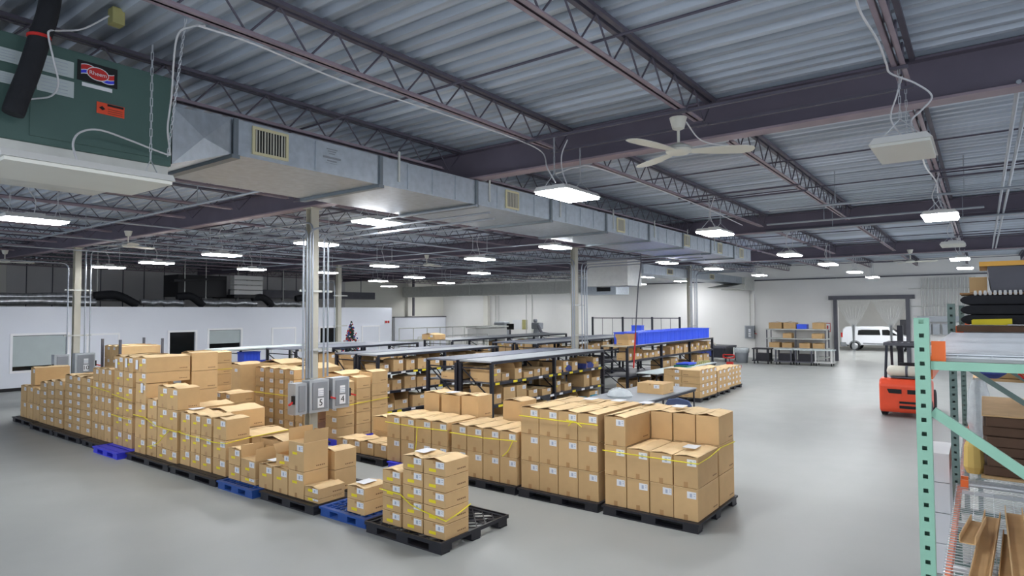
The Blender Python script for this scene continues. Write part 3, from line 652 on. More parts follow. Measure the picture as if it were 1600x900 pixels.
def carton(x0,x1,y0,y1,z0,z1,label,group=None,style='f',rz=0,show=True,turn=False,jit=True):
    """turn: the front faces -Y instead of -X"""
    dx,dy,dz = x1-x0-.012,y1-y0-.012,z1-z0-.008
    if turn: dx,dy = dy,dx; rz = rz+math.pi/2
    ms = carton_meshes(dx,dy,dz,style); cx,cy = (x0+x1)/2,(y0+y1)/2
    if jit: rz += random.uniform(-.008,.008)
    o = bpy.data.objects.new('cardboard_box',ms['body']); COL.objects.link(o); o.location = (cx,cy,z0+.002); o.rotation_euler.z = rz
    tag(o,label,'cardboard box',group); NC[0] += 1
    for k,me in ms.items():
        if k == 'body' or (not show and 'flap' not in k): continue
        nm = 'flap' if 'flap' in k else k
        c = bpy.data.objects.new(nm,me); COL.objects.link(c); c.parent = o
        if nm == 'flap' and k.startswith('uflap'): c['label'] = 'flap standing open'
    return o
_pm = {}
def pallet(x0,x1,y0,y1,kind,label,h=.14):
    mt = {'k':'plastic_black','s':'plastic_black','b':'plastic_blue','v':'plastic_violet'}[kind]
    cx,cy = (x0+x1)/2,(y0+y1)/2; p = thing('pallet',(cx,cy,0),label,'pallet')
    dk = MB(); lip = .018 if kind == 's' else .0
    dk.box(x0,y0,h-.03,x1,y0+.07,h).box(x0,y1-.07,h-.03,x1,y1,h).box(x0,y0+.07,h-.03,x0+.07,y1-.07,h).box(x1-.07,y0+.07,h-.03,x1,y1-.07,h)
    nx,ny = 11,12
    if kind in 'sb':
        import itertools
        for k in range(-nx,nx+ny):
            pass
        L_ = x1-x0-.14; W_ = y1-y0-.14; n = 9
        if kind == 's':
            stp = (L_+W_)/14
            for k in range(1,14):
                c = k*stp
                a = (min(c,L_),max(0,c-L_)); b = (max(0,c-W_),min(c,W_))
                dk.beam((x0+.07+a[0],y0+.07+a[1],h-.012),(x0+.07+b[0],y0+.07+b[1],h-.012),.016,.016)
                dk.beam((x0+.07+a[0],y1-.07-a[1],h-.012),(x0+.07+b[0],y1-.07-b[1],h-.012),.016,.016)
        else:
            for k in range(1,n): dk.box(x0+.07+L_*k/n-.01,y0+.07,h-.02,x0+.07+L_*k/n+.01,y1-.07,h-.002)
            for k in range(1,n): dk.box(x0+.07,y0+.07+W_*k/n-.01,h-.02,x1-.07,y0+.07+W_*k/n+.01,h-.002)
    else:
        n = 7; W_ = x1-x0-.14
        for k in range(n): dk.box(x0+.07+W_*(k+.12)/n,y0+.07,h-.02,x0+.07+W_*(k+.88)/n,y1-.07,h-.002)
    dk.build('deck',mt,p)
    for i in range(3):
        for j in range(3):
            bx = x0+.02+(x1-x0-.04-.2)*i/2; by = y0+.02+(y1-y0-.04-.22)*j/2
            MB().box(bx,by,.022,bx+.2,by+.22,h-.031).build('foot',mt,p)
    for i in range(3):
        bx = x0+.02+(x1-x0-.04-.16)*i/2; MB().box(bx,y0+.015,0,bx+.16,y1-.015,.021).build('skid',mt,p)
    if kind == 's':
        MB().box(x0,y0,h+.001,x1,y0+.02,h+.02).box(x0,y1-.02,h+.001,x1,y1,h+.02).box(x0,y0+.02,h+.001,x0+.02,y1-.02,h+.02).box(x1-.02,y0+.02,h+.001,x1,y1-.02,h+.02).build('rim',mt,p)
    return p
def lv(z0,h,n): return [z0+h*k for k in range(n+1)]
def stack(cols,pname,grp=None,fl=True,y='',depth=''):
    """cols: (y0,y1,x0,x1,levels[,style]) ; numbered from the left as the photo shows them"""
    cs = sorted(cols,key=lambda c:-c[1]); seen = {}
    for ci,c in enumerate(cs):
        y0,y1,x0,x1,zl = c[:5]; top_style = c[5] if len(c) > 5 else 'f'
        for k in range(len(zl)-1):
            last = k == len(zl)-2
            lb = 'cardboard box, %s layer up, %s %sstack from left, %s'%(ORD[k+1],ORD[ci+1],depth,pname)
            assert len(lb.split()) <= 17,lb
            st = (top_style if last else '')+('y' if y else '')
            carton(x0,x1,y0,y1,zl[k],zl[k+1],lb,style=st,show=not depth)
def strap(pts,label,r=.008):
    o = MB().tube(pts,r,5).build('strap','strap_yellow',org=tuple(Vector(pts[0])))
    tag(o,label,'strap'); return o
# ---- near row ----
PT = .142
pallet(5.93,7.35,5.58,7.06,'s','black spill pallet nearest the camera'); n = 'nearest black pallet'
stack([(5.63,6.03,6.06,6.53,lv(PT,.203,5)),(6.05,6.44,6.07,6.53,lv(PT,.202,5)),(6.47,6.85,6.07,6.53,lv(PT,.19,4))],n,y='y')
pallet(6.0,7.2,7.12,8.2,'b','bright blue grid pallet behind the nearest black pallet'); n = 'bright blue grid pallet'
stack([(7.26,7.66,6.1,6.55,lv(PT,.2,2))],n,y='y')
pallet(5.93,7.4,8.24,9.72,'k','black pallet third from the camera in the near row'); n = 'third near row pallet'
stack([(9.53,9.93,6.05,6.5,[PT,.55]),(9.1,9.51,6.05,6.5,[PT,.56]),(8.66,9.08,6.05,6.52,[PT,.57,1.03],'u'),(8.27,8.64,6.05,6.55,[PT,.215,.38])],n,y='y')
carton(6.1,6.48,9.14,9.5,.565,.765,'small tilted cardboard box on second box of third near row pallet',style='oy',rz=.12)
stack([(8.6,9.0,6.6,7.05,[PT,.50,.82],'f')],n,y='y',depth='rear ')
pallet(5.85,7.2,9.8,10.93,'b','dark blue pallet fourth from the camera in the near row'); n = 'dark blue near row pallet'
stack([(10.52,10.91,6.05,6.5,[PT,.40,.70]),(10.03,10.5,6.05,6.5,[PT,.25,.56],'u')],n,y='y')
stack([(10.0,10.8,6.6,7.2,[PT,.45,.80])],n,y='y',depth='rear ')
pallet(5.85,7.45,10.98,12.72,'k','black pallet fifth in the near row, under strapped boxes'); n = 'fifth near row pallet'
stack([(12.31,12.7,6.05,6.5,[PT,.44,.79,1.17]),(11.92,12.29,6.05,6.5,[PT,.43,.79,1.17]),(11.51,11.9,6.05,6.5,[PT,.43,.79,1.17]),(11.0,11.45,6.05,6.52,[PT,.44,.79,1.17])],n,y='y')
stack([(11.0,11.8,6.56,7.35,[PT,.45,.80]),(11.85,12.65,6.56,7.35,[PT,.45,.80,1.17])],n,y='y',depth='rear ')
pallet(5.85,7.85,12.77,14.66,'k','black pallet sixth in the near row, under the tallest stack'); n = 'sixth near row pallet'
stack([(13.19,13.62,6.02,6.47,[PT,.38,.79,1.18,1.62]),(12.72,13.16,6.0,6.45,[PT,.38,.79,1.18,1.62]),(13.64,14.07,6.02,6.47,[PT,.49,.91,1.33]),(14.1,14.6,6.0,6.45,[PT,.46,.9,1.2,1.62])],n,y='y')
stack([(14.1,14.6,6.0,6.92,[1.62,1.84,2.17])],'tallest near row stack',y='y')
stack([(14.1,14.6,6.95,7.55,lv(PT,.415,5)),(13.5,14.05,6.5,7.2,[PT,.56,.98]),(12.75,13.45,6.5,7.2,[PT,.5,.9,1.2]),],n,y='y',depth='rear ')
pallet(5.7,7.3,14.72,16.0,'v','violet blue plastic pallet jutting out seventh in the near row'); n = 'violet near row pallet'
stack([(14.93,15.41,6.08,6.95,[PT,.47,.82,1.13,1.47,1.81,2.14]),(15.43,15.91,6.08,6.95,[PT,.47,.82,1.13,1.47,1.81,2.14])],n,y='y')
pallet(5.85,7.3,16.05,17.1,'k','black pallet eighth in the near row'); n = 'eighth near row pallet'
stack([(16.05,16.4,6.08,6.9,[PT,.53,.85,1.17,1.5,1.82]),(16.42,16.76,6.08,6.9,[PT,.53,.85,1.17,1.5,1.82]),(16.78,17.12,6.08,6.9,[PT,.53,.85,1.17,1.5,1.8])],n)
pallet(5.85,7.3,17.2,18.9,'k','black pallet ninth in the near row'); n = 'ninth near row pallet'
stack([(17.2,17.82,6.08,6.9,lv(PT,.2,7)),(17.85,18.35,6.08,6.9,lv(PT,.2,7)),(18.37,18.88,6.08,6.9,lv(PT,.2,7))],n)
pallet(5.85,7.3,18.98,20.7,'k','black pallet tenth in the near row'); n = 'tenth near row pallet'
stack([(19.0,19.6,6.08,6.9,lv(PT,.245,5)),(19.62,20.15,6.08,6.9,lv(PT,.235,5)),(20.17,20.7,6.08,6.9,lv(PT,.22,5))],n)
pallet(5.95,7.3,20.78,22.5,'k','black pallet at the far left end of the near row'); n = 'last near row pallet'
stack([(20.78,21.27,6.1,6.9,[PT,.6,1.03]),(21.3,21.8,6.1,6.9,[PT,.6,1.07]),(21.83,22.33,6.1,6.9,[PT,.6,1.05])],n)
carton(6.15,7.0,21.35,21.7,1.09,1.58,'cardboard box standing alone on top of the last near row pallet stack',style='f')
# ---- second row ----
X2 = 8.66
pallet(8.58,10.32,3.22,4.74,'k','black pallet at the right end of the second row'); n = 'right end second row pallet'
L2 = [PT,.6,1.05]; L3 = [PT,.6,1.05,1.5]
ys = [3.25+.368*k for k in range(5)]
stack([(ys[3],ys[4],X2,X2+.85,L3)]+[(ys[k],ys[k+1]-.004,X2,X2+.85,L2) for k in range(3)],n)
stack([(ys[k],ys[k+1]-.004,X2+.9+(0 if k < 2 else -.03),X2+1.6,L3) for k in range(4)],n,depth='rear ')
pallet(8.58,10.32,4.8,6.34,'k','black pallet second from the right in the second row'); n = 'second pallet of second row'
ys = [4.83+.372*k for k in range(5)]
stack([(ys[k],ys[k+1]-.004,X2,X2+.85,L3) for k in range(4)],n)
stack([(ys[k],ys[k+1]-.004,X2+.88,X2+1.6,L3) for k in range(4)],n,depth='rear ')
pallet(8.58,10.32,6.38,7.92,'k','black pallet third from the right in the second row'); n = 'third pallet of second row'
ys = [6.40+.376*k for k in range(5)]
stack([(ys[k],ys[k+1]-.004,X2,X2+.85,L2) for k in range(4)],n)
stack([(6.42,6.9,X2+.88,X2+1.4,L2),(6.93,7.38,X2+.88,X2+1.38,[PT,.6,1.0,1.43]),(7.42,7.85,X2+.95,X2+1.4,[PT,.6,1.0])],n,depth='rear ')
pallet(8.58,10.32,7.97,9.55,'v','violet blue pallet fourth from the right in second row'); n = 'fourth pallet of second row'
ys = [7.99+.425*k for k in range(5)]
stack([(8.0,8.4,X2,X2+.85,L2),(8.42,8.84,X2,X2+.85,L2),(8.86,9.24,X2,X2+.85,L2),(9.26,9.64,X2,X2+.85,L2)],n)
stack([(8.0,8.45,X2+.9,X2+1.35,[PT,.6,1.0,1.44]),(8.49,9.0,X2+.9,X2+1.35,[PT,.6,1.0,1.42]),(9.1,9.55,X2+.95,X2+1.4,[PT,.6,1.0,1.42])],n,depth='rear ')
pallet(8.6,10.32,9.69,11.32,'k','black pallet with one low layer in the second row'); n = 'low layer second row pallet'
stack([(9.7,10.08,X2+.05,X2+.6,[PT,.42]),(10.1,10.5,X2+.05,X2+.6,[PT,.42]),(10.52,10.9,X2+.05,X2+.6,[PT,.41]),(10.92,11.3,X2+.05,X2+.6,[PT,.40])],n)
stack([(9.8,10.3,X2+.68,X2+1.3,[PT,.5,.84]),(10.33,10.85,X2+.68,X2+1.3,[PT,.5,.82])],n,depth='rear ')
pallet(9.25,10.95,12.0,13.7,'v','violet blue pallet right of the nearest column'); n = 'pallet right of the column'
stack([(12.04,12.48,9.3,9.8,lv(PT,.265,5)),(13.06,13.36,9.3,9.8,lv(PT,.27,4)),(13.38,13.68,9.3,9.8,lv(PT,.27,4))],n)
stack([(12.04,12.55,9.86,10.3,lv(PT,.28,5)),(12.04,12.55,10.34,10.85,lv(PT,.30,5)),(12.6,13.3,9.86,10.6,lv(PT,.29,5))],n,depth='rear ')
pallet(9.25,11.0,13.75,15.6,'k','black pallet left of the nearest column'); n = 'pallet left of the column'
stack([(y_,y_+.41,9.35,10.1,lv(PT,.255,6)) for y_ in (13.82,14.26,14.7,15.14)],n)
pallet(8.62,10.4,15.66,17.1,'k','black pallet in the second row, left of the tall column stack'); n = 'pallet with mid height stacks'
stack([(15.68,16.1,8.72,9.4,[PT,.45,.75,1.0]),(16.14,16.55,8.72,9.4,[PT,.45,.75,1.0]),(16.6,17.05,8.72,9.4,[PT,.45,.75])],n)
pallet(8.62,10.4,17.15,18.6,'k','black pallet in the second row behind the tallest near stack'); n = 'pallet behind tallest near stack'
stack([(17.18,17.75,8.72,9.6,lv(PT,.31,6),'f'),(17.8,18.3,8.72,9.5,lv(PT,.31,5),'f')],n,y='y')
# loose sheets and papers lying on cartons
for k,(x,y,z) in enumerate(((6.3,6.22,1.185),(6.3,7.45,.57),(6.28,12.5,1.21),(9.1,3.5,1.09),(9.9,4.0,1.545),(9.95,4.6,1.545),(9.8,5.6,1.55),(9.9,5.1,1.55),(9.6,8.7,1.46),(6.25,9.7,.60))):
    o = MB().add([(x-.13,y-.1,z),(x+.13,y-.09,z+.006),(x+.13,y+.11,z),(x-.13,y+.1,z+.004)],[(0,1,2,3)]).box(x-.125,y-.09,z-.003,x+.12,y+.095,z-.0012).build('paper_sheet','white_paper',org=(x,y,z))
    tag(o,['white sheet on the middle stack of the nearest pallet','white sheet on the two boxes of the blue grid pallet','white sheet on the fifth near row pallet','sheet on the low front boxes, right end pallet','sheet on the rear boxes, right end pallet','sheet left of another, rear of right end pallet','sheet on the rear of the second row second pallet','sheet farther right on second row second pallet','sheet on the rear box of the fourth second row pallet','sheet on the third near row pallet box'][k],'paper')
# yellow straps
strap([(6.03,6.86,.62),(6.045,6.45,.60),(6.045,6.25,.50),(6.04,6.02,.46),(6.05,5.61,.40),(6.3,5.615,.44),(6.55,5.62,.5)],'yellow strap slanting around the boxes on the nearest pallet')
strap([(6.03,12.72,.76),(6.03,12.3,.74),(6.03,11.9,.74),(6.03,11.4,.72),(6.04,10.99,.74),(6.55,10.99,.78),(7.37,10.99,.80)],'yellow strap around the fifth near row pallet load')
strap([(5.98,14.62,.93),(5.98,14.1,.92),(5.98,13.6,.80),(5.98,13.2,.79),(5.98,12.70,.77),(6.2,12.70,.8)],'yellow strap around the tallest near row stack')
strap(smooth_path([(5.97,13.0,.76),(5.955,13.2,.62),(5.95,13.45,.46),(5.955,13.9,.34)],4),'loose yellow strap end hanging on the tallest near row stack')
strap([(6.05,15.92,.80),(6.05,15.4,.78),(6.05,14.92,.78)],'yellow strap low on the violet near row pallet load')
strap([(6.05,15.92,1.26),(6.05,15.4,1.22),(6.05,14.92,1.2)],'yellow strap high on the violet near row pallet load')
strap([(6.05,17.13,1.36),(6.05,16.05,1.3)],'yellow strap around the eighth near row pallet load')
strap([(8.64,4.74,.96),(8.64,4.0,.955),(8.645,3.24,.955),(9.1,3.235,.97),(9.6,3.24,1.02),(10.27,3.24,1.0)],'yellow strap around the right end second row pallet load')
strap([(8.64,6.33,1.34),(8.64,5.5,1.33),(8.64,4.82,1.33)],'yellow strap around the second pallet of second row')
strap(smooth_path([(8.63,5.35,1.27),(8.62,5.28,1.33),(8.62,5.2,1.34),(8.62,5.1,1.28)],4)+[Vector((8.62,5.2,1.34)),Vector((8.62,5.38,1.36))],'yellow strap knot on the second pallet of second row')
strap([(8.64,7.92,.88),(8.64,7.1,.87),(8.64,6.38,.9)],'yellow strap around the third pallet of second row')
strap(smooth_path([(8.63,6.46,.9),(8.61,6.55,.72),(8.60,6.66,.62)],4),'loose yellow strap end on the third pallet of second row')
strap([(8.64,9.66,.9),(8.64,8.8,.88),(8.64,7.98,.9)],'yellow strap around the fourth pallet of second row')
strap(smooth_path([(8.63,8.75,.88),(8.62,8.78,.5),(8.61,8.85,.33)],4),'yellow strap tail hanging on fourth pallet of second row')
strap([(9.27,12.5,.86),(9.27,12.02,.88),(9.8,12.02,.92),(10.87,12.02,.96)],'yellow strap around the load right of the nearest column')
strap([(8.70,18.3,1.52),(8.70,17.16,1.5),(9.6,17.16,1.52)],'yellow strap on the load behind the tallest near stack')
strap([(9.33,15.56,1.0),(9.33,13.8,1.0)],'yellow strap around the load left of the nearest column')
# ---- distant floor stacks on the right ----
def far_stack(x0,x1,y0,y1,nx,ny,nz,hz,name):
    pallet(x0-.03,x1+.03,y0-.03,y1+.03,'k','pallet under the %s'%name)
    wx = (x1-x0)/nx; wy = (y1-y0)/ny
    for i in range(nx):
        for k in range(nz):
            carton(x0+i*wx,x0+(i+1)*wx,y0,y0+wy*1.0,PT+k*hz,PT+(k+1)*hz,'cardboard box, %s layer up, %s along, in the %s'%(ORD[k+1],ORD[i+1],name),style='f' if k == nz-1 else '',turn=True)
    for k in range(nz):
        for j in range(1,ny):
            carton(x0,x0+wx*1.5,y0+j*wy,y0+(j+1)*wy,PT+k*hz,PT+(k+1)*hz,'cardboard box, %s layer, end row %s, in the %s'%(ORD[k+1],ORD[j],name),style='f' if k == nz-1 else '')
far_stack(20.85,22.5,7.7,9.0,4,2,4,.235,'nearest floor stack beyond the bench')
far_stack(22.75,24.1,7.75,8.9,3,2,3,.26,'middle floor stack beyond the bench')
far_stack(24.3,26.0,7.9,9.1,4,2,4,.19,'far floor stack beyond the bench')
# crate rack of boxes before partition
CX0,CX1,CY0,CY1 = 9.35,10.75,24.0,25.5
cr = thing('stacking_frame',(CX0,CY0,0),'steel post frame holding boxes before the partition','frame')
for x,y in ((CX0,CY0),(CX0,CY1),(CX1,CY0),(CX1,CY1)): MB().box(x-.035,y-.035,0,x+.035,y+.035,2.18).build('post','steel_dark',cr)
MB().box(CX0+.04,CY0-.03,1.0,CX1-.04,CY1+.03,1.06).build('shelf','steel_dark',cr)
for i in range(3):
    for k in range(2): carton(CX0+.05,CX1-.05,CY0+.02+i*.48,CY0+.02+(i+1)*.48,1.065+k*.44,1.065+(k+1)*.44,'cardboard box in the steel post frame, %s layer, %s from right'%(ORD[k+1],ORD[i+1]),style='f' if k else '')
for k,(x,y,z,h) in enumerate(((5.99,14.56,1.9,.2),(6.07,15.8,1.86,.2),(6.07,15.28,1.9,.2),(5.99,14.3,1.42,.2))):
    tag(MB().box(x-.004,y-.09,z,x-.001,y+.02,z+h).build('packing_slip','white_paper',org=(x,y,z)),'tall white packing slip taped on the tall near row stacks, %s'%['upper right','far left','upper middle','lower right'][k],'paper')
# ================= black shelving racks =================
def rack(xs,y0,y1,levels,label,top='rack_top',labels=0,brace=True,topz=None):
    r = thing('storage_rack',(xs[0],y0,0),label,'storage rack')
    zt = levels[-1]
    for i,x in enumerate(xs):
        for y in (y0,y1):
            s_ = .045 if y == y0 else -.045
            MB().box(x-.035,min(y,y+s_*2),0,x+.035,max(y,y+s_*2),zt-.07).build('upright','steel_black',r)
        br = MB(); ya,yb = y0+.09,y1-.09
        for z in (.25,zt*.5,zt-.2): br.box(x-.015,ya,z,x+.015,yb,z+.03)
        br.beam((x,ya,.28),(x,yb,zt*.5),.02,.03).beam((x,ya,zt*.5),(x,yb,zt-.2),.02,.03)
        br.build('side_brace','steel_black',r)
    for li,z in enumerate(levels):
        for i in range(len(xs)-1):
            a,b_ = xs[i]+.035,xs[i+1]-.035; last = li == len(levels)-1
            if last: a,b_ = xs[i]-(.035 if i == 0 else 0),xs[i+1]+(.035 if i == len(xs)-2 else -.004)
            MB().box(a,y0,z-.068,b_,y0+.03,z-.001).build('beam','steel_black',r); MB().box(a,y1-.03,z-.068,b_,y1,z-.001).build('beam','steel_black',r)
            MB().box(a,y0+.032,z-.03,b_,y1-.032,z+(.012 if last else 0)).build('top_panel' if last else 'shelf',top if last else 'steel_dark',r)
    if labels:
        for z in levels[:-1]:
            for i in range(len(xs)-1):
                for k in range(labels):
                    x = xs[i]+(xs[i+1]-xs[i])*(k+.5)/labels+random.uniform(-.15,.15)
                    MB().box(x-.09,y0-.004,z-.062,x+.09,y0-.001,z-.005).build('shelf_label','yellow' if random.random() < .35 else 'white_paper',r)
    return r
def fill(xs,y0,y1,z,zmax,n,where,rnd,skip=.1,style='fy',hmin=.45):
    k = 0
    for i in range(len(xs)-1):
        x = xs[i]+.08; end = xs[i+1]-.08; st = (end-x)/n
        for q in range(n):
            k += 1
            if rnd.random() < skip: x += st; continue
            wd = st*rnd.uniform(.66,.97); h = (zmax-z-.09)*rnd.uniform(hmin*.8,.92); dp = min(y1-y0-.12,rnd.choice((.45,.6,.7)))
            st_ = rnd.choice((style,'f','o' if h < .34 else 'f','f')); h_ = min(h,zmax-z-.12-(wd*.35 if 'o' in st_ else .04))
            yo = y0+.05+rnd.uniform(0,.08)
            carton(x,x+wd,yo,yo+dp,z,z+max(.12,h_),'cardboard box on %s, %s from the near end'%(where,ORD[k]),style=st_,turn=True,rz=rnd.uniform(-.05,.05),jit=False)
            x += st
R_ = random.Random(5)
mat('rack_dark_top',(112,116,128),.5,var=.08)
xs1 = [12.35,15.22,18.1]
rack(xs1,9.85,10.97,[.16,.75,1.31,1.84],'black storage rack nearest, right half of the back-to-back pair',labels=5)
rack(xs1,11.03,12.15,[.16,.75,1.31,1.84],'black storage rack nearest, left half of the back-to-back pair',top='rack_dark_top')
fill(xs1,9.85,10.97,1.31,1.84,6,'upper shelf of the nearest rack',R_,.08)
fill(xs1,9.85,10.97,.75,1.31,5,'middle shelf of the nearest rack',R_,.12)
fill(xs1,9.85,10.97,.16,.75,4,'bottom shelf of the nearest rack',R_,.2)
fill(xs1,11.03,12.15,1.31,1.84,3,'upper shelf, left half of nearest rack',R_,.2)
fill(xs1,11.03,12.15,.75,1.31,3,'middle shelf, left half of nearest rack',R_,.3)
for k,(x,z) in enumerate(((16.0,1.312),(17.3,1.312))):
    o = MB().prism([(x-.25,z),(x+.25,z),(x+.3,z+.1),(x+.1,z+.2),(x-.2,z+.15)],1,9.93,10.3).build('parts_bag','blue_cloth',org=(x,9.93,z),bevel=.02); tag(o,'blue wrapped bundle on upper shelf of nearest rack, %s from the near end'%ORD[k+1],'bundle')
for k,x in enumerate((16.85,17.55)):
    o = thing('parts_bin',(x,9.9,.165),'white tub with turquoise rim, bottom of nearest rack, %s from near end'%ORD[k+1],'tub')
    MB().prism([(x-.14,.165),(x+.14,.165),(x+.17,.42),(x-.17,.42)],1,9.9,10.25).build('tub','blind',o)
    MB().box(x-.18,9.88,.421,x+.18,10.27,.45).build('rim','turq' if 'turq' in M else 'white_paper',o)
xs2 = [12.4,15.25,18.05]
rack(xs2,14.15,15.1,[.16,.75,1.31,1.84],'black storage rack second across from the camera, right half',labels=5)
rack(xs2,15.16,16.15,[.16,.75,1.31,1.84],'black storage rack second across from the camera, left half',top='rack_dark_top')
fill(xs2,14.15,15.1,1.31,1.84,5,'upper shelf of the second rack',R_,.05,hmin=.6)
fill(xs2,14.15,15.1,.75,1.31,5,'middle shelf of the second rack',R_,.05,hmin=.6)
fill(xs2,14.15,15.1,.16,.75,4,'bottom shelf of the second rack',R_,.1)
fill(xs2,15.16,16.15,1.31,1.84,3,'upper shelf, left half of second rack',R_,.3)
xs3 = [12.75,15.6,18.5]
rack(xs3,18.7,20.5,[.16,.95,1.84],'black storage rack third across, behind the nearest column',top='rack_dark_top')
fill(xs3,18.7,20.5,.95,1.84,3,'upper shelf of the third rack',R_,.05,hmin=.6)
xsb = [20.55,23.55,26.55,29.4]
rack(xsb,10.2,11.3,[.12,.74,1.31,1.83],'black storage rack topped with blue totes',labels=0,top='wood_pale' if 'wood_pale' in M else 'rack_top')
fill(xsb,10.2,11.3,1.31,1.83,6,'top shelf under the blue totes',R_,.03,hmin=.55)
fill(xsb,10.2,11.3,.74,1.31,3,'middle shelf of the tote rack',R_,.45)
fill(xsb,10.2,11.3,.12,.74,5,'bottom shelf of the tote rack',R_,.05,hmin=.55)
xs4 = [20.4,23.5,26.6,29.7]
rack(xs4,14.0,15.1,[.16,.75,1.31,1.84],'black storage rack mid room, beyond the second rack, right half')
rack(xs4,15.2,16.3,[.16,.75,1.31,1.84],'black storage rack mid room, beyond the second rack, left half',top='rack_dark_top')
fill(xs4,14.0,15.1,1.31,1.84,4,'upper shelf of the mid room rack',R_,.05,hmin=.6)
xs5 = [20.85,24.0,27.2,30.4]
rack(xs5,18.9,20.7,[.16,.95,1.84],'black storage rack farther back, beyond the third rack')
fill(xs5,18.9,20.7,.95,1.84,4,'upper shelf of the farther back rack',R_,.05,hmin=.6)
rack([13.0,16.0,19.0],22.6,24.0,[.16,.95,1.72],'low grey topped rack before the office partition',top='rack_top')
# carton on top of rack and big boxes between racks
carton(20.2,20.9,19.4,20.2,1.86,2.1,'cardboard box with yellow tape on the farther back rack top',style='fy')
for k,(x,y,z,w_,d_,h_) in enumerate(((11.2,17.2,.0,.9,1.2,1.55),(11.1,15.4,.0,.9,1.2,1.5),(10.9,19.0,.0,.9,1.0,1.45))):
    carton(x,x+w_,y,y+d_,.003,h_,'large plain cardboard box behind the column stacks, %s from the right'%['second','first','third'][k],style='f')
# blue totes
mat('tote_in',(40,66,190),.5)
def tote(x,y,z,label,rz=0):
    t = thing('plastic_tote',(x,y,z),label,'tote',None,rz)
    b = MB(); a,b2,h = .32,.22,.45; t_ = .012
    b.box(-a,-b2,0,a,b2,t_).box(-a,-b2,t_,-a+t_,b2,h).box(a-t_,-b2,t_,a,b2,h).box(-a+t_,-b2,t_,a-t_,-b2+t_,h).box(-a+t_,b2-t_,t_,a-t_,b2,h)
    o = b.build('tub','tote_blue',t,org=(0,0,0)); o.location = (0,0,0)
    r = MB()
    r.box(-a-.02,-b2-.02,h-.03,-a-.001,b2+.02,h).box(a+.001,-b2-.02,h-.03,a+.02,b2+.02,h).box(-a,-b2-.02,h-.03,a,-b2-.001,h).box(-a,b2+.001,h-.03,a,b2+.02,h)
    for k in (-.2,-.07,.07,.2): r.box(k-.008,-b2-.014,.02,k+.008,-b2-.001,h-.03)
    o = r.build('rim','tote_blue',t,org=(0,0,0)); o.location = (0,0,0)
    return t
t0 = None; n = 0
for i in range(11):
    for j in range(2):
        x = 21.75+i*.69; y = 10.46+j*.54
        lb = 'blue plastic tote on the rack top, %s from near end, %s row'%(ORD[i+1],['front','back'][j])
        if t0 is None: t0 = tote(x,y,1.845,lb)
        else: dup(t0,(x,y,1.845),None,lb)
carton(20.8,21.3,10.3,10.8,1.845,2.05,'small cardboard box before the blue totes on the rack top',style='o',turn=True)
# table with trays
def table(x0,x1,y0,y1,z,label,mt='rack_top',nlegs=3,nm='work_table'):
    t = thing(nm,((x0+x1)/2,(y0+y1)/2,0),label,'table')
    MB().box(x0,y0,z-.03,x1,y1,z).build('tabletop',mt,t)
    MB().box(x0+.02,y0+.02,z-.1,x1-.02,y0+.05,z-.031).box(x0+.02,y1-.05,z-.1,x1-.02,y1-.02,z-.031).build('frame','steel_black',t)
    for i in range(nlegs):
        x = x0+.06+(x1-x0-.12)*i/(nlegs-1)
        for y in (y0+.055,y1-.055): MB().box(x-.025,y-.025 if y > (y0+y1)/2 else y-.005,0,x+.025,y+.005 if y > (y0+y1)/2 else y+.025,z-.101).build('leg','steel_black',t)
    return t
table(21.0,27.2,9.3,10.12,.86,'long white topped work table before the tote rack',mt='blind')
for k,(x,z,mt,nm) in enumerate(((24.5,.862,'green_tray','green'),(24.7,.93,'tote_blue','blue'))):
    o = MB().prism([(x-.42,z),(x+.42,z),(x+.46,z+.06),(x-.46,z+.06)],1,9.42,9.95).build('stacked_tray',mt,org=(x,9.42,z)); tag(o,'%s plastic tray in the pile on the white topped table'%nm,'tray')
for k in range(8):
    o = MB().box(25.3+k*.22,9.5,.862,25.46+k*.22,9.75,.95).build('parts_bin','olive',org=(25.3+k*.22,9.5,.862)); tag(o,'small pale bin on the white topped table, %s from near end'%ORD[k+1],'bin','small bins on the white topped table')
s_ = thing('stool',(21.9,8.95+.1,0),'round seat swivel stool under the white topped table','stool')
MB().lathe([(.2,.60),(.23,.62),(.23,.66),(.19,.69)],(21.9,9.05,0),18).build('seat','tank',s_,smooth=True); MB().tube([(21.9,9.05,.06),(21.9,9.05,.60)],.03).build('post','steel_black',s_)
for k in range(5):
    a = k*2*math.pi/5; MB().tube([(21.9,9.05,.07),(21.9+.24*math.cos(a),9.05+.24*math.sin(a),.03)],.02).build('leg','steel_black',s_)
# packing bench behind the second row
table(13.2,17.6,6.6,8.15,.9,'grey packing bench behind the strapped second row pallets',mt='rack_top')
carton(15.6,16.3,6.75,7.5,.902,1.18,'open brown cardboard box on the packing bench',style='',jit=False)
o = MB().lathe([(.3,.902),(.34,.95),(.28,1.05),(.12,1.12),(.03,1.1)],(14.6,7.5,0),14).build('plastic_bag','clear_bag',org=(14.6,7.5,.902),smooth=True); tag(o,'crumpled clear plastic bag on the packing bench','bag')
o = MB().lathe([(.22,.902),(.26,.93),(.2,1.0),(.05,1.05)],(15.3,7.9,0),12).build('plastic_bag','clear_bag',org=(15.3,7.9,.902),smooth=True); tag(o,'flat clear plastic bag left part of the packing bench','bag')
c = thing('office_chair',(13.9,5.75,0),'blue grey office chair with rounded back behind the pallets','chair')
bk = [(5.5+.5*.5+.27*math.cos(t*math.pi/12)*1.0, .98+.16*abs(math.sin(t*math.pi/12))**.7*(1)) for t in range(13)]
MB().prism([(5.45,.62),(6.05,.62),(6.07,.9),(6.0,1.02),(5.75,1.06),(5.5,1.02),(5.43,.9)],0,14.12,14.18).build('backrest','chair_blue',c,bevel=.02)
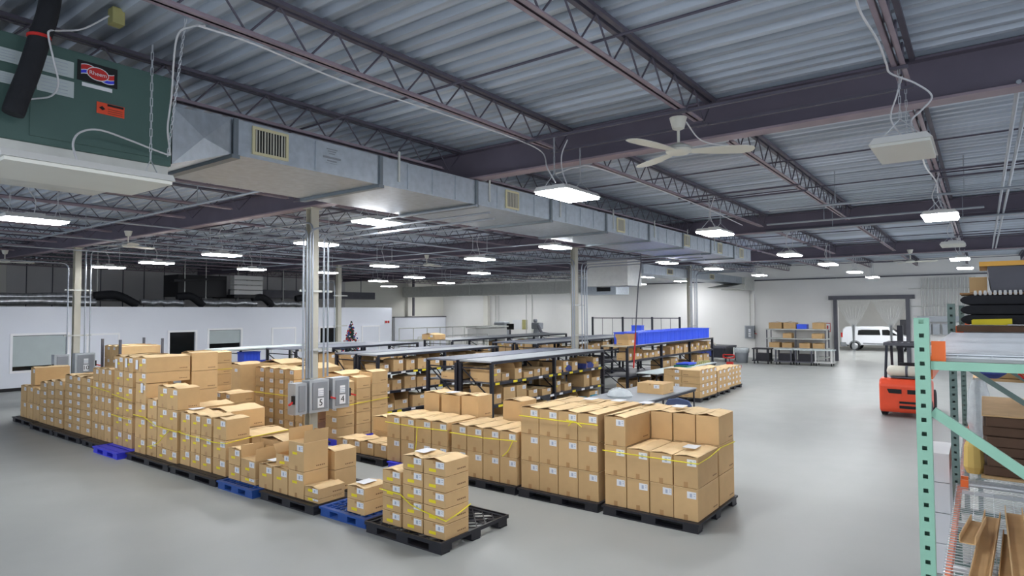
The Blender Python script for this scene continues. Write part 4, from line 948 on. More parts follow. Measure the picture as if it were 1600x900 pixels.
MB().box(13.65,5.48,.46,14.12,6.02,.54).build('seat','chair_blue',c,bevel=.02); MB().box(14.12,5.72,.5,14.16,5.78,.65).build('back_bracket','steel_black',c)
MB().tube([(13.9,5.75,.08),(13.9,5.75,.46)],.03).build('post','steel_black',c)
for k in range(5):
    a = k*2*math.pi/5; MB().tube([(13.9,5.75,.09),(13.9+.28*math.cos(a),5.75+.28*math.sin(a),.04)],.022).build('leg','steel_black',c)
# pallet jack
j = thing('pallet_jack',(33.6,10.8,0),'red pallet jack with loop handle near the far wall','pallet jack')
MB().box(33.6,10.55,.0,34.8,10.72,.14).box(33.6,10.9,.0,34.8,11.07,.14).build('fork','red',j)
MB().box(33.4,10.6,.02,33.6,10.9,.40).build('pump_body','red',j); MB().tube([(33.45,10.73,.40),(33.3,10.73,.62)],.035).build('shaft','steel_dark',j)
MB().tube(bend_path([(33.3,10.73,.60),(33.28,10.45,.63),(33.25,10.45,.78),(33.25,11.02,.78),(33.28,11.02,.63),(33.3,10.73,.60)],.05),.035).build('loop_handle','red',j)
# grey bin
b = thing('trash_bin',(38.2,11.55,0),'round grey trash bin with clear liner near the far wall','bin')
MB().lathe([(.30,.0),(.33,.03),(.40,.72)],(38.2,11.55,0),20).build('barrel','grey_box_dark',b,smooth=True); MB().lathe([(.41,.60),(.43,.66),(.43,.86),(.36,.88)],(38.2,11.55,0),20).build('liner','clear_bag',b,smooth=True)
# dark machine table
t = thing('work_cabinet',(38.9,13.2,0),'dark steel work table with blue insert near the far wall','cabinet')
MB().box(38.0,12.4,.82,40.0,14.6,.94).build('top','steel_dark',t); MB().box(38.0,12.55,.25,39.8,13.2,.81).build('drawer_bank','steel_black',t)
MB().box(38.02,13.25,.3,38.08,14.5,.75).build('blue_panel','blue_cloth',t)
for x,y in ((38.05,12.45),(39.9,12.45),(38.05,14.55),(39.9,14.55)): MB().box(x-.04,y-.04,0,x+.04,y+.04,.819).build('leg','steel_black',t)
o = MB().tube(smooth_path([(38.5,13.2,.99),(38.6,13.4,1.1),(38.7,13.7,1.1),(38.8,13.9,.99)],4),.05,8).build('hose_piece','tank',org=(38.5,13.2,.99)); tag(o,'pale bent piece lying on the dark work table','hose')
# carts
def cart(x,y,mt,label,top='blind'):
    c = thing('utility_cart',(x,y,0),label,'cart')
    MB().box(x-.4,y-.5,.84,x+.4,y+.5,.90).build('top_shelf',top,c); MB().box(x-.4,y-.5,.16,x+.4,y+.5,.22).build('bottom_shelf',mt,c)
    for sx in (-1,1):
        for sy in (-1,1):
            MB().box(x+sx*.35-.035,y+sy*.41-.035,.221,x+sx*.35+.035,y+sy*.41+.035,.839).build('post',mt,c)
            MB().lathe([(.07,-.02),(.07,.02)],(x+sx*.33,y+sy*.38,.072),12,ax=1).build('caster','rubber',c)
            MB().box(x+sx*.33-.03,y+sy*.38-.03,.143,x+sx*.33+.03,y+sy*.38+.03,.18).build('caster_fork','steel_dark',c)
    if mt != 'lamp_metal': MB().box(x-.3,y-.38,.221,x+.3,y+.3,.62).build('stored_case','plastic_black',c)
    return c
cart(38.2,10.35,'plastic_black','black utility cart, leftmost of the four carts by the far shelving',top='plastic_black')
cart(38.3,9.15,'steel_dark','grey utility cart second from the left of the four carts')
cart(38.4,8.1,'steel_dark','grey utility cart third from the left of the four carts')
cart(38.5,7.1,'lamp_metal','grey utility cart rightmost of four, beside the doorway frame')
# far shelf
s_ = thing('shelving_unit',(40.6,8.9,0),'steel shelving with cardboard boxes left of the doorway','shelving')
for y in (7.35,8.95,10.6):
    for x in (40.1,41.1): MB().box(x-.03,y-.03,0,x+.03,y+.03,1.98).build('upright','steel_dark',s_)
MB().box(41.05,7.38,.4,41.07,10.57,1.9).build('back_panel','wall_paint',s_)
for z in (.35,.85,1.42,1.98): MB().box(40.06,7.3,z-.06,41.14,10.65,z).build('shelf','galv_flat',s_)
k = 0
for z,sel in ((1.985,((7.4,.65),(8.35,.55),(8.95,.7),(9.75,.75),(10.3,.0))),(1.425,((7.5,.6),(9.2,.5))),(.855,((7.45,.6),(8.2,.6),(9.2,.55),(9.9,.6)))):
    for y,wd in sel:
        if not wd: continue
        k += 1
        if k == 2:
            o = MB().box(40.15,y,z,40.7,y+wd,z+.28).build('parts_bin','tote_blue',org=(40.15,y,z)); tag(o,'blue bin among the boxes on top of the far shelving','bin'); continue
        carton(40.15,40.8,y,y+wd,z,z+(.38 if z > 1.9 else .3),'cardboard box on far shelving left of the doorway, %s counted down from top right'%ORD[k],style='f',show=False)
# wall switch, sign
sb = switch_box(XW-.02,12.3,1.25,.6,.85,'10','grey switch box with number on the far wall',rz=-math.pi/2)
o = MB().tube([(XW-.08,12.3,2.1),(XW-.08,12.3,5.0)],.03,6).build('conduit','galv_flat',org=(XW-.08,12.3,2.1)); tag(o,'conduit rising from the far wall switch box','conduit')
o = MB().box(XW-.15,12.0,0,XW-.01,12.14,5.0).build('wall_pipe','wall_paint',org=(XW-.08,12.07,0)); tag(o,'painted square pipe on the far wall by the switch box','pipe')
o = thing('wall_sign',(XW-.01,7.62,1.75),'small white sign with red border left of the doorway','sign')
MB().box(XW-.02,7.52,1.75,XW-.006,7.85,2.3).build('sign_border','red',o); MB().box(XW-.026,7.55,1.79,XW-.021,7.82,2.26).build('sign_face','white_paper',o)
MB().box(XW-.03,7.64,1.9,XW-.027,7.72,2.15).build('sign_mark','red',o)
# electrical wall bank at right
e = thing('wireway',(XW-.2,1.5,2.45),'long grey wireway trough on the far wall right of doorway','wireway')
MB().box(XW-.3,.2,2.42,XW-.01,3.0,2.72).build('trough','grey_box',e)
for k,y in enumerate((2.55,2.15,1.7)): MB().box(XW-.28,y-.2,1.7,XW-.01,y+.13,2.3).build('disconnect','grey_box',e); 
for k in range(16):
    y = .3+k*.165; o = MB().tube([(XW-.1,y,2.73),(XW-.1,y,4.9)],.03,6).build('conduit','galv_flat',org=(XW-.1,y,2.73)); tag(o,'vertical wall conduit above the long wireway, %s from the right'%ORD[k+1],'conduit','conduits above the wireway')
for z in (3.3,4.3): o = MB().tube([(XW-.145,.1,z),(XW-.145,3.4,z)],.02,5).build('strut_channel','galv_flat',org=(XW-.16,.1,z)); tag(o,'horizontal strut across the wall conduits, %s'%('lower' if z < 4 else 'upper'),'strut')
# doorway strip curtain
sc = thing('strip_curtain',(XW-.1,5.3,DZ),'clear vinyl strip curtain gathered in two bunches in the doorway','curtain')
MB().box(XW-.2,DY0,DZ-.06,XW-.12,DY1,DZ).build('rail','galv_flat',sc)
for bi,(yt,zt_) in enumerate(((6.25,2.0),(4.3,2.0))):
    for k in range(8):
        y0_ = yt+(-.85+1.7*k/7); pts = [(XW-.16,y0_,DZ-.06),(XW-.16,(y0_*.45+yt*.55),2.6),(XW-.16,yt+.012*(k-3.5),zt_),(XW-.16,yt+.02*(k-3.5),1.0),(XW-.16,yt+.015*(k-3.5),.03 if bi == 0 else .9)]
        sp = smooth_path(pts,5); rb = MB(); vs = []
        for i,p_ in enumerate(sp):
            hw = .10*(1-i/(len(sp)-1))+.015
            vs += [(p_.x+.004*k,p_.y-hw,p_.z),(p_.x+.004*k,p_.y+hw,p_.z)]
        vs2 = [(a_-.002,b_,c_) for a_,b_,c_ in vs]; n = len(vs)
        rb.add(vs+vs2,[(2*i,2*i+1,2*i+3,2*i+2) for i in range(n//2-1)]+[(n+2*i+2,n+2*i+3,n+2*i+1,n+2*i) for i in range(n//2-1)])
        rb.build('vinyl_strip','clear_vinyl',sc)
# van
v = thing('van',(55,6.2,0),'white compact cargo van parked beyond the doorway','van')
VY = 8.85; VX0,VX1 = 54.3,56.1
prof = [(0,.42),(.02,1.1),(.12,1.62),(.35,1.82),(2.7,1.86),(3.25,1.78),(3.95,1.22),(4.65,1.02),(4.82,.8),(4.84,.42)]
MB().prism([(VY-s,z) for s,z in prof],0,VX0,VX1).build('body','van_white',v,bevel=.08)
MB().prism([(VY-s,z) for s,z in [(-.03,.28),(-.05,.62),(.35,.62),(.42,.30)]],0,VX0-.01,VX1+.01).build('rear_bumper','grey_box_dark',v,bevel=.03)
MB().prism([(VY-s,z) for s,z in [(4.4,.28),(4.4,.55),(4.9,.55),(4.9,.30)]],0,VX0-.01,VX1+.01).build('front_bumper','grey_box_dark',v,bevel=.03)
MB().prism([(VY-s,z) for s,z in [(1.15,1.18),(1.2,1.55),(1.45,1.6),(2.6,1.6),(2.66,1.2)]],0,VX0-.012,VX0+.02).build('rear_window','dark_glass',v)
MB().prism([(VY-s,z) for s,z in [(2.78,1.2),(2.76,1.6),(3.15,1.62),(3.72,1.24),(3.72,1.18)]],0,VX0-.012,VX0+.02).build('front_window','dark_glass',v)
MB().prism([(VY-s,z) for s,z in [(3.32,1.74),(3.98,1.22),(3.92,1.2),(3.28,1.7)]],0,VX0+.12,VX1-.12).build('windscreen','dark_glass',v)
MB().prism([(VY-s,z) for s,z in [(1.5,.52),(1.5,.6),(3.6,.58),(3.6,.50)]],0,VX0-.02,VX0-.001).build('side_moulding','grey_box_dark',v)
MB().box(VX0-.02,VY-.12,1.0,VX0+.05,VY-.0,1.35).build('tail_light','red',v)
for s in (.95,4.0):
    for x_,sg in ((VX0+.02,-1),(VX1-.02,1)):
        w_ = MB().lathe([(.30,-.11),(.345,-.08),(.345,.08),(.30,.11)],(x_,VY-s,.345),24,ax=0).build('wheel','rubber',v,smooth=True)
        MB().lathe([(.05,-.02),(.2,-.015),(.22,.0)],(x_+sg*.115,VY-s,.345),18,ax=0).build('hub_cap','chrome',w_,smooth=True)
    MB().prism([(VY-s+.42*math.cos(t*math.pi/10),.38+.40*math.sin(t*math.pi/10)) for t in range(11)],0,VX0-.008,VX0+.03).build('wheel_arch','grey_box_dark',v)
tag(MB().box(58.4,3.2,0,58.9,5.3,2.3).build('storage_cabinet','steel_dark',org=(58.4,3.2,0),bevel=.02),'dark cabinet behind the van','cabinet')
# forklift
f = thing('forklift',(21.6,1.85,0),'orange red forklift seen from behind, propane tank on top','forklift')
FY0,FY1 = 1.22,2.48; fx = 21.1
MB().prism([(fx+.02,.22),(fx+.1,.14),(fx+1.25,.2),(fx+1.3,1.0),(fx+.5,1.12),(fx+.12,1.1),(fx,.95)],1,FY0,FY1).build('counterweight','red_orange',f,bevel=.07)
for a,b_ in ((1.42,1.78),(1.92,2.28)): MB().prism([(a,.70),(b_-.05,.70),(b_,.82),(a,.82)] if a > 1.8 else [(a+.05,.70),(b_,.70),(b_,.82),(a,.82)],0,fx-.012,fx+.1).build('vent_slot','ink',f)
MB().box(fx-.012,1.5,.42,fx+.1,1.98,.48).box(fx-.012,1.5,.28,fx+.1,1.98,.36).build('tow_slot','ink',f)
MB().box(fx+1.2,FY0+.08,.25,fx+2.3,FY1-.08,.62).build('chassis','red_orange',f,bevel=.04); MB().box(fx+1.3,1.6,.63,fx+1.75,2.1,1.1).box(fx+1.25,1.6,1.1,fx+1.4,2.1,1.5).build('seat','rubber',f,bevel=.04)
for y in (FY0+.14,FY1-.14):
    MB().beam((fx+.35,y,1.11),(fx+.75,y,2.02),.07,.07).build('guard_post','steel_black',f); MB().beam((fx+2.2,y,.6),(fx+1.95,y,2.02),.07,.07).build('guard_post','steel_black',f)
    MB().lathe([(.2,-.09),(.26,-.07),(.26,.07),(.2,.09)],(fx+.55,y+(.06 if y > 2 else -.06),.262),20,ax=1).build('wheel','rubber',f,smooth=True)
    MB().lathe([(.26,-.1),(.33,-.08),(.33,.08),(.26,.1)],(fx+2.05,y+(.06 if y > 2 else -.06),.332),20,ax=1).build('wheel','rubber',f,smooth=True)
rf = MB().box(fx+.7,FY0+.06,2.03,fx+.78,FY1-.06,2.12).box(fx+1.92,FY0+.06,2.03,fx+2.0,FY1-.06,2.12).box(fx+.78,FY0+.06,2.03,fx+1.92,FY0+.13,2.12).box(fx+.78,FY1-.13,2.03,fx+1.92,FY1-.06,2.12)
for k in range(6): rf.box(fx+.79,FY0+.3+k*.16,2.05,fx+1.91,FY0+.34+k*.16,2.09)
rf.build('overhead_guard','steel_dark',f)
tk = MB().lathe([(.02,-.44),(.1,-.42),(.155,-.34),(.16,.34),(.1,.42),(.02,.44)],(fx+.28,1.86,1.32),20,ax=1).build('propane_tank','tank',f,smooth=True)
MB().lathe([(.164,-.03),(.164,.03)],(fx+.28,1.8,1.32),20,ax=1).build('tank_strap','steel_dark',tk); MB().box(fx+.15,1.5,1.13,fx+.42,2.2,1.17).build('tank_bracket','steel_dark',f)
MB().box(fx+2.3,1.5,.1,fx+2.42,1.66,2.6).box(fx+2.3,2.05,.1,fx+2.42,2.21,2.6).box(fx+2.3,1.66,1.9,fx+2.4,2.05,2.0).build('mast','steel_black',f)
MB().box(fx+2.43,1.45,.06,fx+3.5,1.57,.1).box(fx+2.43,2.14,.06,fx+3.5,2.26,.1).build('fork','steel_black',f)
# ================= far left: tree, rails, machines, cage =================
q = at(549,535,1,29.0)
tx = q.x; t = thing('decorated_tree',(tx,29.0,0),'decorated holiday tree with red and blue ornaments before the partition','tree')
tr_ = MB(); RR = random.Random(3)
for k in range(420):
    h = RR.random()**.8; z = .3+h*2.25; r = (.72*(1-h)+.04)*RR.uniform(.55,1); a = RR.random()*6.283; c,s_ = math.cos(a),math.sin(a)
    p0 = (tx+c*r*.3,29+s_*r*.3,z+.05); p1 = (tx+c*r,29+s_*r,z-.04); tr_.beam(p0,p1,.05,.02)
tr_.build('foliage','tree_green',t); MB().tube([(tx,29,0),(tx,29,.5)],.05).build('trunk','card_dark',t)
for mt,nm in (('red','red_ornaments'),('plastic_blue','blue_ornaments'),('white_paper','white_ornaments')):
    om = MB()
    for k in range(70):
        h = RR.random(); z = .35+h*2.1; r = .74*(1-h)+.05; a = RR.random()*6.283; om.lathe([(.01,-.045),(.04,-.025),(.05,0),(.04,.025),(.01,.045)],(tx+math.cos(a)*r,29+math.sin(a)*r,z),6)
    tag(om.build(nm,mt,t),None,None,None,'stuff')
def rail(x0,x1,y,z,label,posts=5,mt='galv_flat',along='x'):
    r = thing('guard_rail',(x0,y,0),label,'railing')
    P = lambda u,zz: (u,y,zz)
    MB().tube([P(x0,z),P(x1,z)],.03,6).tube([P(x0,z*.62),P(x1,z*.62)],.025,6).build('rail',mt,r)
    for k in range(posts):
        u = x0+(x1-x0)*k/(posts-1); MB().tube([P(u,0),P(u,z)],.028,6).build('post',mt,r)
rail(27.5,37.5,29.5,2.05,'grey tube railing at the far left, upper run',9); rail(26.5,33,26.8,1.6,'grey tube railing at the far left, lower run',6)
pl = thing('platform',(30,30,0),'grey steel platform behind the far left railing','platform')
MB().box(28.6,29.7,1.15,36.6,31.0,1.25).build('deck','galv_flat',pl)
for k in range(5): MB().box(28.7+k*1.9,29.8,0,28.8+k*1.9,29.9,1.14).build('leg','galv_flat',pl)
cb = thing('conveyor',(34,28,0),'white conveyor machine on the platform far left','machine')
MB().box(33.5,28.2,1.3,37,29.0,1.9).box(33.5,28.2,0,33.7,29.0,1.29).box(36.8,28.2,0,37,29.0,1.29).build('frame','lamp_metal',cb); MB().box(33.4,28.1,1.95,37.1,29.1,2.05).build('top_plate','galv_flat',cb)
def machine(px_,w_,label,kind):
    q = at(px_,520,0,39.0); m_ = thing('machine',(39,q.y,0),label,'machine'); y = q.y
    MB().box(38.6,y-w_/2,0,39.6,y+w_/2,1.15).build('base','grey_box',m_)
    if kind == 0:
        MB().box(38.8,y-w_*.4,1.16,39.5,y+w_*.3,2.3).build('cabinet','grey_box',m_,bevel=.1); MB().box(38.75,y+w_*.32,1.5,39.1,y+w_*.55,2.0).build('control_box','grey_box_dark',m_)
    else:
        MB().lathe([(.2,1.16),(.26,1.3),(.2,1.75)],(39,y,0),12).build('column_casting','grey_box_dark',m_); MB().box(38.8,y-.4,1.76,39.4,y+.35,2.25).build('head','grey_box_dark',m_,bevel=.08)
        MB().lathe([(.1,2.26),(.16,2.35),(.14,2.5)],(39.1,y+.15,0),12).build('motor','grey_box_dark',m_); MB().tube([(38.7,y-.4,2.0),(38.4,y-.9,1.5),(38.5,y-1.5,1.4)],.12,8).build('arm','steel_dark',m_)
machine(781,1.6,'grey cabinet machine by the far wall, left','0' and 0); machine(838,1.1,'dark drilling machine by the far wall',1)
q = at(797,516,0,39); mn = thing('monitor_stand',(39,q.y,0),'black monitor on a stand by the far wall','monitor')
MB().box(39,q.y-.33,1.7,39.06,q.y+.33,2.15).build('screen','ink',mn); MB().box(38.95,q.y-.04,0,39.05,q.y+.04,1.69).build('stand','steel_dark',mn)
for k,(pxx,w_,mt) in enumerate(((808,.9,'white_paper'),(820,.5,'olive'))):
    q = at(pxx,512,0,XW); o = MB().box(XW-.03,q.y-w_/2,1.6,XW-.004,q.y+w_/2,2.4).build('wall_poster',mt,org=(XW,q.y,1.6)); tag(o,['white paper notice taped on the far wall','yellow green notice on the far wall'][k],'notice')
for k,(pxx,mt,w_) in enumerate(((762,'wall_cream',.5),(637,'wall_cream',.5),(643,'steel_dark',.18),(705,'steel_dark',.25))):
    if pxx == 762: q = at(pxx,480,0,XW); m_ = MB().box(XW-.3,q.y-w_/2,0,XW-.003,q.y+w_/2,4.9); og = (XW,q.y,0)
    else: q = at(pxx,480,1,YW); m_ = MB().box(q.x-w_/2,YW-.3,2.75,q.x+w_/2,YW-.003,5.9); og = (q.x,YW,2.75)
    tag(m_.build('wall_pilaster',mt,org=og),['pale pilaster on the far wall behind the machines','pale pilaster high on the left wall','dark strip beside the pale pilaster, left wall','dark vertical strip near the left corner'][k],'pilaster')
for k,pxx in enumerate((775,780,823,832)):
    q = at(pxx,480,0,XW); o = MB().tube([(XW-.08,q.y,1.2),(XW-.08,q.y,5.0)],.035,6).build('conduit','galv_flat',org=(XW-.08,q.y,1.2)); tag(o,'conduit down the far wall behind the machines, %s from left'%ORD[k+1],'conduit')
# wire cage
cg = thing('wire_cage',(36,20,0),'black post wire mesh cage behind the totes','cage')
q = [at(px_,505,0,36.5) for px_ in (926,973,1019,1062)]; zc = at(973,497,0,36.5).z
for p_ in q: MB().box(p_.x-.05,p_.y-.05,0,p_.x+.05,p_.y+.05,zc+.08).build('post','steel_black',cg)
for i in range(3):
    g = MB().tube([(36.5,q[i].y,zc),(36.5,q[i+1].y,zc)],.03,5).tube([(36.5,q[i].y,.6),(36.5,q[i+1].y,.6)],.03,5)
    g.build('frame_rail','steel_dark',cg)
    ms = MB(); n = 3
    for k in range(1,n): yy = q[i].y+(q[i+1].y-q[i].y)*k/n; ms.tube([(36.5,yy,.6),(36.5,yy,zc)],.016,4)
    ms.build('mesh_panel','steel_dark',cg)
tote(36.0,17.2,1.75,'single blue tote inside the wire cage behind the others',math.pi/2); rk = rack([35.2,37.0],16.6,18.4,[.6,1.2,1.73],'low shelf inside the wire cage')
ex = thing('exit_sign',(27.9,PY-.06,2.36),'small red sign high on the partition near its right end','sign')
MB().box(27.7,PY-.05,2.35,28.1,PY-.002,2.56).build('plate','white_paper',ex)
for k in range(2): MB().box(27.73+k*.2,PY-.056,2.38,27.89+k*.2,PY-.051,2.53).build('red_mark','red',ex)
# crates and blue things behind the left stacks
fr = thing('trolley',(14.2,20.6,0),'pale topped steel trolley frame behind the left stacks','trolley')
MB().box(11.6,21.4,1.75,15.2,22.6,1.8).build('top','blind',fr)
for x,y in ((11.65,21.45),(15.1,21.45),(11.65,22.5),(15.1,22.5),(13.4,21.45)): MB().box(x-.03,y-.03,0,x+.03,y+.03,1.74).build('post','galv_flat',fr)
MB().box(11.7,21.45,.8,15.1,22.5,.84).build('shelf','steel_dark',fr)
for k,(x,z) in enumerate(((12.9,.845),(13.6,.845),(12.9,1.2))): tote(x,21.9,z,'blue tote on the pale topped trolley, %s'%['left','right','upper'][k])
for k,(px_,c_) in enumerate(((398,'red'),(404,'white_paper'))):
    pass
# ================= near right: mint pallet rack =================
RX = [4.0,8.0,12.0]; RY = .30; RW = 1.25
g = thing('pallet_rack',(4.0,RY-RW,0),'mint green pallet rack with orange beams nearest at right','pallet rack')
def post(x,y,mt,ztop=3.055,w_=.068,dep=.075):
    pm = MB(); n = int(ztop/.067); yl,yr = y,y-w_; hw = .018; yc = (yl+yr)/2
    pm.box(x,yc+hw/1.0*.62,0,x+.004,yl,ztop).box(x,yr,0,x+.004,yc-hw*.62,ztop)
    z = 0
    for k in range(n+1):
        z1 = .045+k*.0745
        if z1 > ztop: pm.box(x,yc-hw*.62,z,x+.004,yc+hw*.62,ztop); break
        pm.box(x,yc-hw*.62,z,x+.004,yc+hw*.62,z1); z = z1+.022
    pm.box(x+.004,yl-.004,0,x+dep,yl,ztop).box(x+.004,yr,0,x+dep,yr+.004,ztop)
    pm.box(x+.055,yr+.006,0,x+.058,yl-.006,ztop)
    pm.build('upright',mt,g); MB().box(x-.03,yr-.03,0,x+dep+.03,yl+.03,.012).build('foot_plate',mt,g)
for i,x in enumerate(RX):
    mt = 'mint' if i == 0 else 'mint_dark'; zt = 3.055 if i == 0 else 3.16
    post(x,RY,mt,zt); post(x,RY-RW+.068,mt,zt)
    [MB().box(x+.02,RY-RW+.07,z_,x+.05,RY-.07,z_+.045).build('cross_brace',mt,g) for z_ in (2.78,1.0)]
    [MB().beam((x+.035,RY-.072,za),(x+.035,RY-RW+.075,zb),.03,.05).build('diagonal_brace',mt,g) for za,zb in ((2.56,1.75),(.45,.95))]
def deck(x0,x1,z,stuff='upper'):
    for y in (RY-.055,RY-RW+.05): MB().box(x0+.08,y-.02,z-.135,x1-.002,y+.02,z-.012).build('beam','orange',g).__setitem__('label','orange shelf beam')
    for xx_ in (x0+.09,x1-.09): MB().box(xx_-.012,RY-.135,z-.05,xx_+.008,RY-.072,z+.07).build('beam_bracket','orange',g)
    n = int((x1-x0)/.065); wm = MB()
    for k in range(n): xx_ = x0+.1+k*.065; wm.box(xx_-.003,RY-RW+.03,z-.003,xx_+.003,RY-.03,z+.003)
    for k in range(9): yy = RY-RW+.04+(RW-.08)*k/8; wm.box(x0+.08,yy-.003,z-.010,x1-.02,yy+.003,z-.004)
    for k in range(4): xx_ = x0+.3+k*(x1-x0-.5)/3; wm.box(xx_-.02,RY-RW+.09,z-.045,xx_+.02,RY-.085,z-.011)
    wm.build('wire_deck','wire',g); MB().tube([(x0+.125,RY-.085,z-.02),(x0+.125,RY-RW+.09,z-.02)],.024,8).build('deck_front_lip','wire',g)
deck(RX[0],RX[1],2.86); deck(RX[1],RX[2],2.86); deck(RX[0],RX[1],1.30); deck(RX[1],RX[2],1.30)
o = MB().box(4.15,RY-.2,2.875,7.9,RY-1.2,2.885)
# angle boards (cardboard) on the lower deck
def angle(a,b_,w_,label,mt='ochre'):
    a = Vector(a); b_ = Vector(b_); t = (b_-a).normalized(); sd = t.cross(Vector((0,0,1))).normalized(); up = sd.cross(t)
    m_ = MB()
    m_.beam(a,b_,w_,.006); m_.beam(a+sd*w_/2+up*w_*.28,b_+sd*w_/2+up*w_*.28,.006,w_*.56); m_.beam(a-sd*w_/2+up*w_*.28,b_-sd*w_/2+up*w_*.28,.006,w_*.56)
    o = m_.build('angle_board',mt,org=tuple(a)); tag(o,label,'cardboard channel'); return o
mat('kraft',(200,166,120),.8,var=.08,scale=5)
zz = 1.325
angle((4.15,.10,zz+.05),(6.6,-.02,zz+.05),.10,'long kraft board channel, leftmost on the lower wire deck','kraft')
angle((4.2,-.03,zz+.012),(6.3,-.12,zz+.012),.07,'long kraft board channel, second from left on the lower deck','kraft')
angle((4.1,-.16,zz+.08),(6.7,-.16,zz+.08),.11,'wide kraft board channel, third from left on the lower deck','kraft')
angle((4.7,-.27,zz+.03),(6.5,-.29,zz+.03),.10,'kraft board channel lying in the middle of the lower deck','kraft')
angle((4.5,-.40,zz+.03),(6.4,-.42,zz+.03),.11,'kraft board channel nearest the frame edge on the lower deck','kraft')
angle((4.3,-.47,zz+.17),(6.4,-.33,zz+.17),.09,'kraft board channel resting across the others','kraft')
angle((5.5,.13,zz+.13),(6.1,.07,zz+.13),.09,'short kraft board channel on top of the leftmost channel','kraft')
# dark cardboard stack
cs = thing('cardboard_sheet_stack',(9.2,-.35,1.31),'thick stack of dark cardboard sheets on the lower rack deck','cardboard stack')
for k in range(6):
    z = 1.33+k*.105; j_ = .015*(-1)**k; MB().box(8.45+j_,-.92,z,10.2,.02+j_,z+.10).build('bundle','card_dark',cs,bevel=.01)
MB().box(8.43,-.94,1.96,10.22,.04,1.975).build('top_sheet','kraft',cs); MB().box(8.4,-.96,1.306,10.25,.06,1.325).build('bottom_sheet','kraft',cs)
o = MB().lathe([(.07,1.31),(.10,1.38),(.09,1.6),(.04,1.72)],(8.6,.12,0),10).build('foam_block','yellow_pale' if 'yellow_pale' in M else 'ochre',org=(8.6,.15,1.31)); tag(o,'pale yellow torn board end beside the dark cardboard stack','board')
o = MB().lathe([(.1,1.31),(.15,1.5),(.13,1.9),(.08,2.1),(.03,2.12)],(11.2,.08,0),14).build('plastic_bag','clear_bag',org=(11.2,.08,1.31),smooth=True); tag(o,'clear plastic bag behind the dark cardboard stack','bag')
o = MB().lathe([(.1,2.13),(.2,2.2),(.18,2.3),(.08,2.36)],(11.2,-.05,0),14).build('cloth_bundle','blue_cloth',org=(11.2,-.05,2.14),smooth=True); tag(o,'blue cloth bundle on top of the clear bag','cloth')
hs = [(11.0+.0*k,-.55+.18*math.cos(k*.5),2.2+.12*math.sin(k*.5)+.004*k) for k in range(38)]
o = MB().tube(hs,.014,6).build('coiled_hose','red',org=tuple(hs[0])); tag(o,'coiled red hose behind the dark cardboard stack','hose')
carton(10.3,11.8,-.9,-.05,2.45,2.75,'brown cardboard box high in the second bay of the mint rack',show=False) if False else None
bx = carton(12.15,13.0,-.9,.1,2.05,2.75,'brown cardboard box behind the second bay of the rack',style='',show=False)
st3 = thing('rear_stand',(12.5,-.4,0),'plain stand under the box behind the mint rack','stand'); MB().box(12.1,-1.0,2.0,13.1,.15,2.045).build('top','kraft',st3)
for x,y in ((12.15,-.95),(13.0,-.95),(12.15,.1),(13.0,.1)): MB().box(x-.03,y-.03,0,x+.03,y+.03,1.999).build('leg','mint_dark',st3)
# upper level of the second bay: board, foam rolls, bin
tag(MB().box(7.85,-.93,2.875,8.4,.22,2.93).build('shelf_board','card_dark',org=(8,-.3,2.875)),'brown board edge on the upper deck of the second bay','board')
ml = thing('rubber_mat_roll',(8.9,-.35,2.94),'stack of black ribbed rubber mats on the upper deck','rubber mats')
for k in range(3):
    z = 2.94+k*.105; pf = []
    MB().prism([(.13,z),(.18,z+.02),(.20,z+.05),(.17,z+.085),(.10,z+.10),(-.92,z+.10),(-.92,z)],0,8.35,9.6).build('folded_mat','rubber',ml,bevel=.012)
rb = MB()
for k in range(24): yy = .06-k*.042; rb.lathe([(.012,0),(.018,.02),(.012,.05)],(8.36,yy,3.25),6)
rb.build('ribbed_edge','lamp_metal',ml)
tag(MB().box(8.30,.10,2.935,8.34,-.20,2.985).beam((8.31,.09,2.965),(8.31,-.24,2.975),.03,.055).build('strap_roll','yellow',org=(8.3,0,2.94)),'flat yellow strap roll in front of the black mats','strap')
tag(MB().box(8.5,.2,3.262,9.4,-.93,3.28).build('wood_board','wood',org=(8.5,-.3,3.262)),'thin wooden board lying on top of the black mats','board')
carton(8.6,9.2,-.05,.12,3.283,3.46,'small tan cardboard box on the wooden board over the mats',style='',show=False)
gb = thing('storage_bin',(8.9,-.5,3.28),'grey bin with an orange yellow rim on top of the rack','bin')
MB().prism([(-.92,3.285),(-.08,3.285),(-.05,3.56),(-.92,3.56)],0,8.45,9.4).build('tub','steel_dark',gb); MB().box(8.41,-.94,3.561,9.44,.02,3.61).build('rim','ochre_deep' if 'ochre_deep' in M else 'ochre',gb)
# white boxes on the floor inside the rack
for k,(x,y,z,h_) in enumerate(((9.0,.36,0,.35),(9.0,.36,.355,.35),(9.0,.36,.71,.35),(9.0,.36,1.065,.34))):
    o = MB().box(x,y,z+.003,x+.8,y+.28,z+h_).build('white_carton','white_paper',org=(x+.4,y+.18,z),bevel=.004); tag(o,'white carton in the stack beside the mint rack, %s'%['bottom one','second up','third up','topmost'][k],'carton')
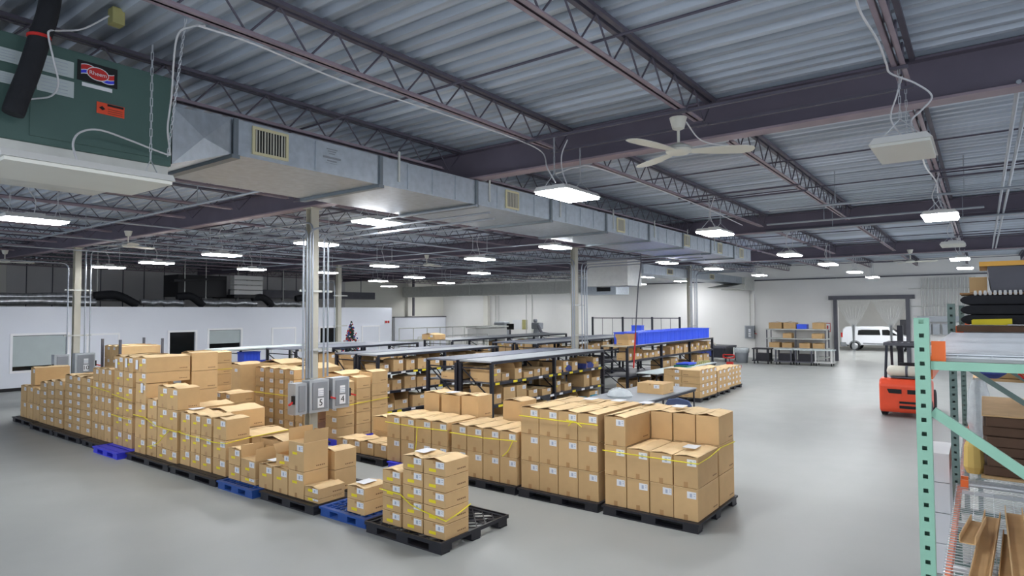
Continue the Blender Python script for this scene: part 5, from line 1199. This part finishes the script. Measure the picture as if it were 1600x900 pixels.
# ================= keep the 300 boxes that show most as things, the rest as one pile =================
bpy.context.view_layer.update(); cpos = Vector((0,0,H))
boxes = [o for o in bpy.data.objects if o.name.startswith('cardboard_box') and o.parent is None and 'category' in o]
from mathutils.bvhtree import BVHTree
_V = []; _P = []; _own = []
for o in bpy.data.objects:
    if o.type != 'MESH' or not o.data.polygons or 'diffuser' in o.name: continue
    if (o.matrix_world.translation-cpos).length > 46 and not o.get('kind'): continue
    n0 = len(_V); mw = o.matrix_world; _V += [mw@v.co for v in o.data.vertices]
    ow = o.parent.name if (o.parent and o.parent.name.startswith('cardboard_box')) else o.name
    for p_ in o.data.polygons: _P.append([i+n0 for i in p_.vertices]); _own.append(ow)
bvh = BVHTree.FromPolygons(_V,_P)
inv = cam.matrix_world.inverted()
def shown(o):
    bb = [o.matrix_world@Vector(c) for c in o.bound_box]; lo = Vector([min(b[i] for b in bb) for i in range(3)]); hi = Vector([max(b[i] for b in bb) for i in range(3)])
    tot = 0
    for f_ in range(3):
        for u in (.08,.3,.5,.7,.92):
            for v_ in (.08,.3,.5,.7,.92):
                if f_ == 0: p = Vector((lo.x,lo.y+(hi.y-lo.y)*u,lo.z+(hi.z-lo.z)*v_)); ar = (hi.y-lo.y)*(hi.z-lo.z); nrm = Vector((-1,0,0))
                elif f_ == 1: p = Vector((lo.x+(hi.x-lo.x)*u,lo.y,lo.z+(hi.z-lo.z)*v_)); ar = (hi.x-lo.x)*(hi.z-lo.z); nrm = Vector((0,-1,0))
                else: p = Vector((lo.x+(hi.x-lo.x)*u,lo.y+(hi.y-lo.y)*v_,hi.z)); ar = (hi.x-lo.x)*(hi.y-lo.y); nrm = Vector((0,0,1))
                dv = p-cpos; L_ = dv.length; n_ = dv/L_; q = inv@p
                if abs(q.x/-q.z) > 800/F or abs(q.y/-q.z) > 450/F: continue
                loc,_,ix,dd = bvh.ray_cast(cpos+n_*.3,n_,L_+1)
                if loc is not None and _own[ix] == o.name: tot += ar/25*max(0,-n_.dot(nrm))/L_**2
    return tot
sc_ = sorted(((shown(o),o.name) for o in boxes),reverse=True)
rest = [bpy.data.objects[n_] for s_,n_ in sc_[300:]]
if rest:
    import bmesh
    bm = bmesh.new(); mats = []; 
    for o in rest:
        for q in [o]+list(o.children):
            me = q.data.copy(); idx = []
            for mt_ in q.data.materials:
                if mt_ not in mats: mats.append(mt_)
                idx.append(mats.index(mt_))
            for p_ in me.polygons: p_.material_index = idx[p_.material_index]
            me.transform(q.matrix_world); bm.from_mesh(me); bpy.data.meshes.remove(me)
    me = bpy.data.meshes.new('cardboard_boxes'); bm.to_mesh(me); bm.free()
    for mt_ in mats: me.materials.append(mt_)
    o = bpy.data.objects.new('cardboard_boxes',me); COL.objects.link(o); tag(o,'remaining brown boxes tucked deep on the racks and behind the pallet stacks','cardboard boxes',None,'stuff')
    for r_ in rest:
        for c in list(r_.children): bpy.data.objects.remove(c)
        bpy.data.objects.remove(r_)
for o in bpy.data.objects:
    if o.get('label') and len(o['label'].replace('-',' ').split()) > 16: print('TRUNC',o['label']); o['label'] = ' '.join(o['label'].split()[:14])
print('boxes',len(boxes),'visible',sum(1 for s_,_ in sc_ if s_ > 0))
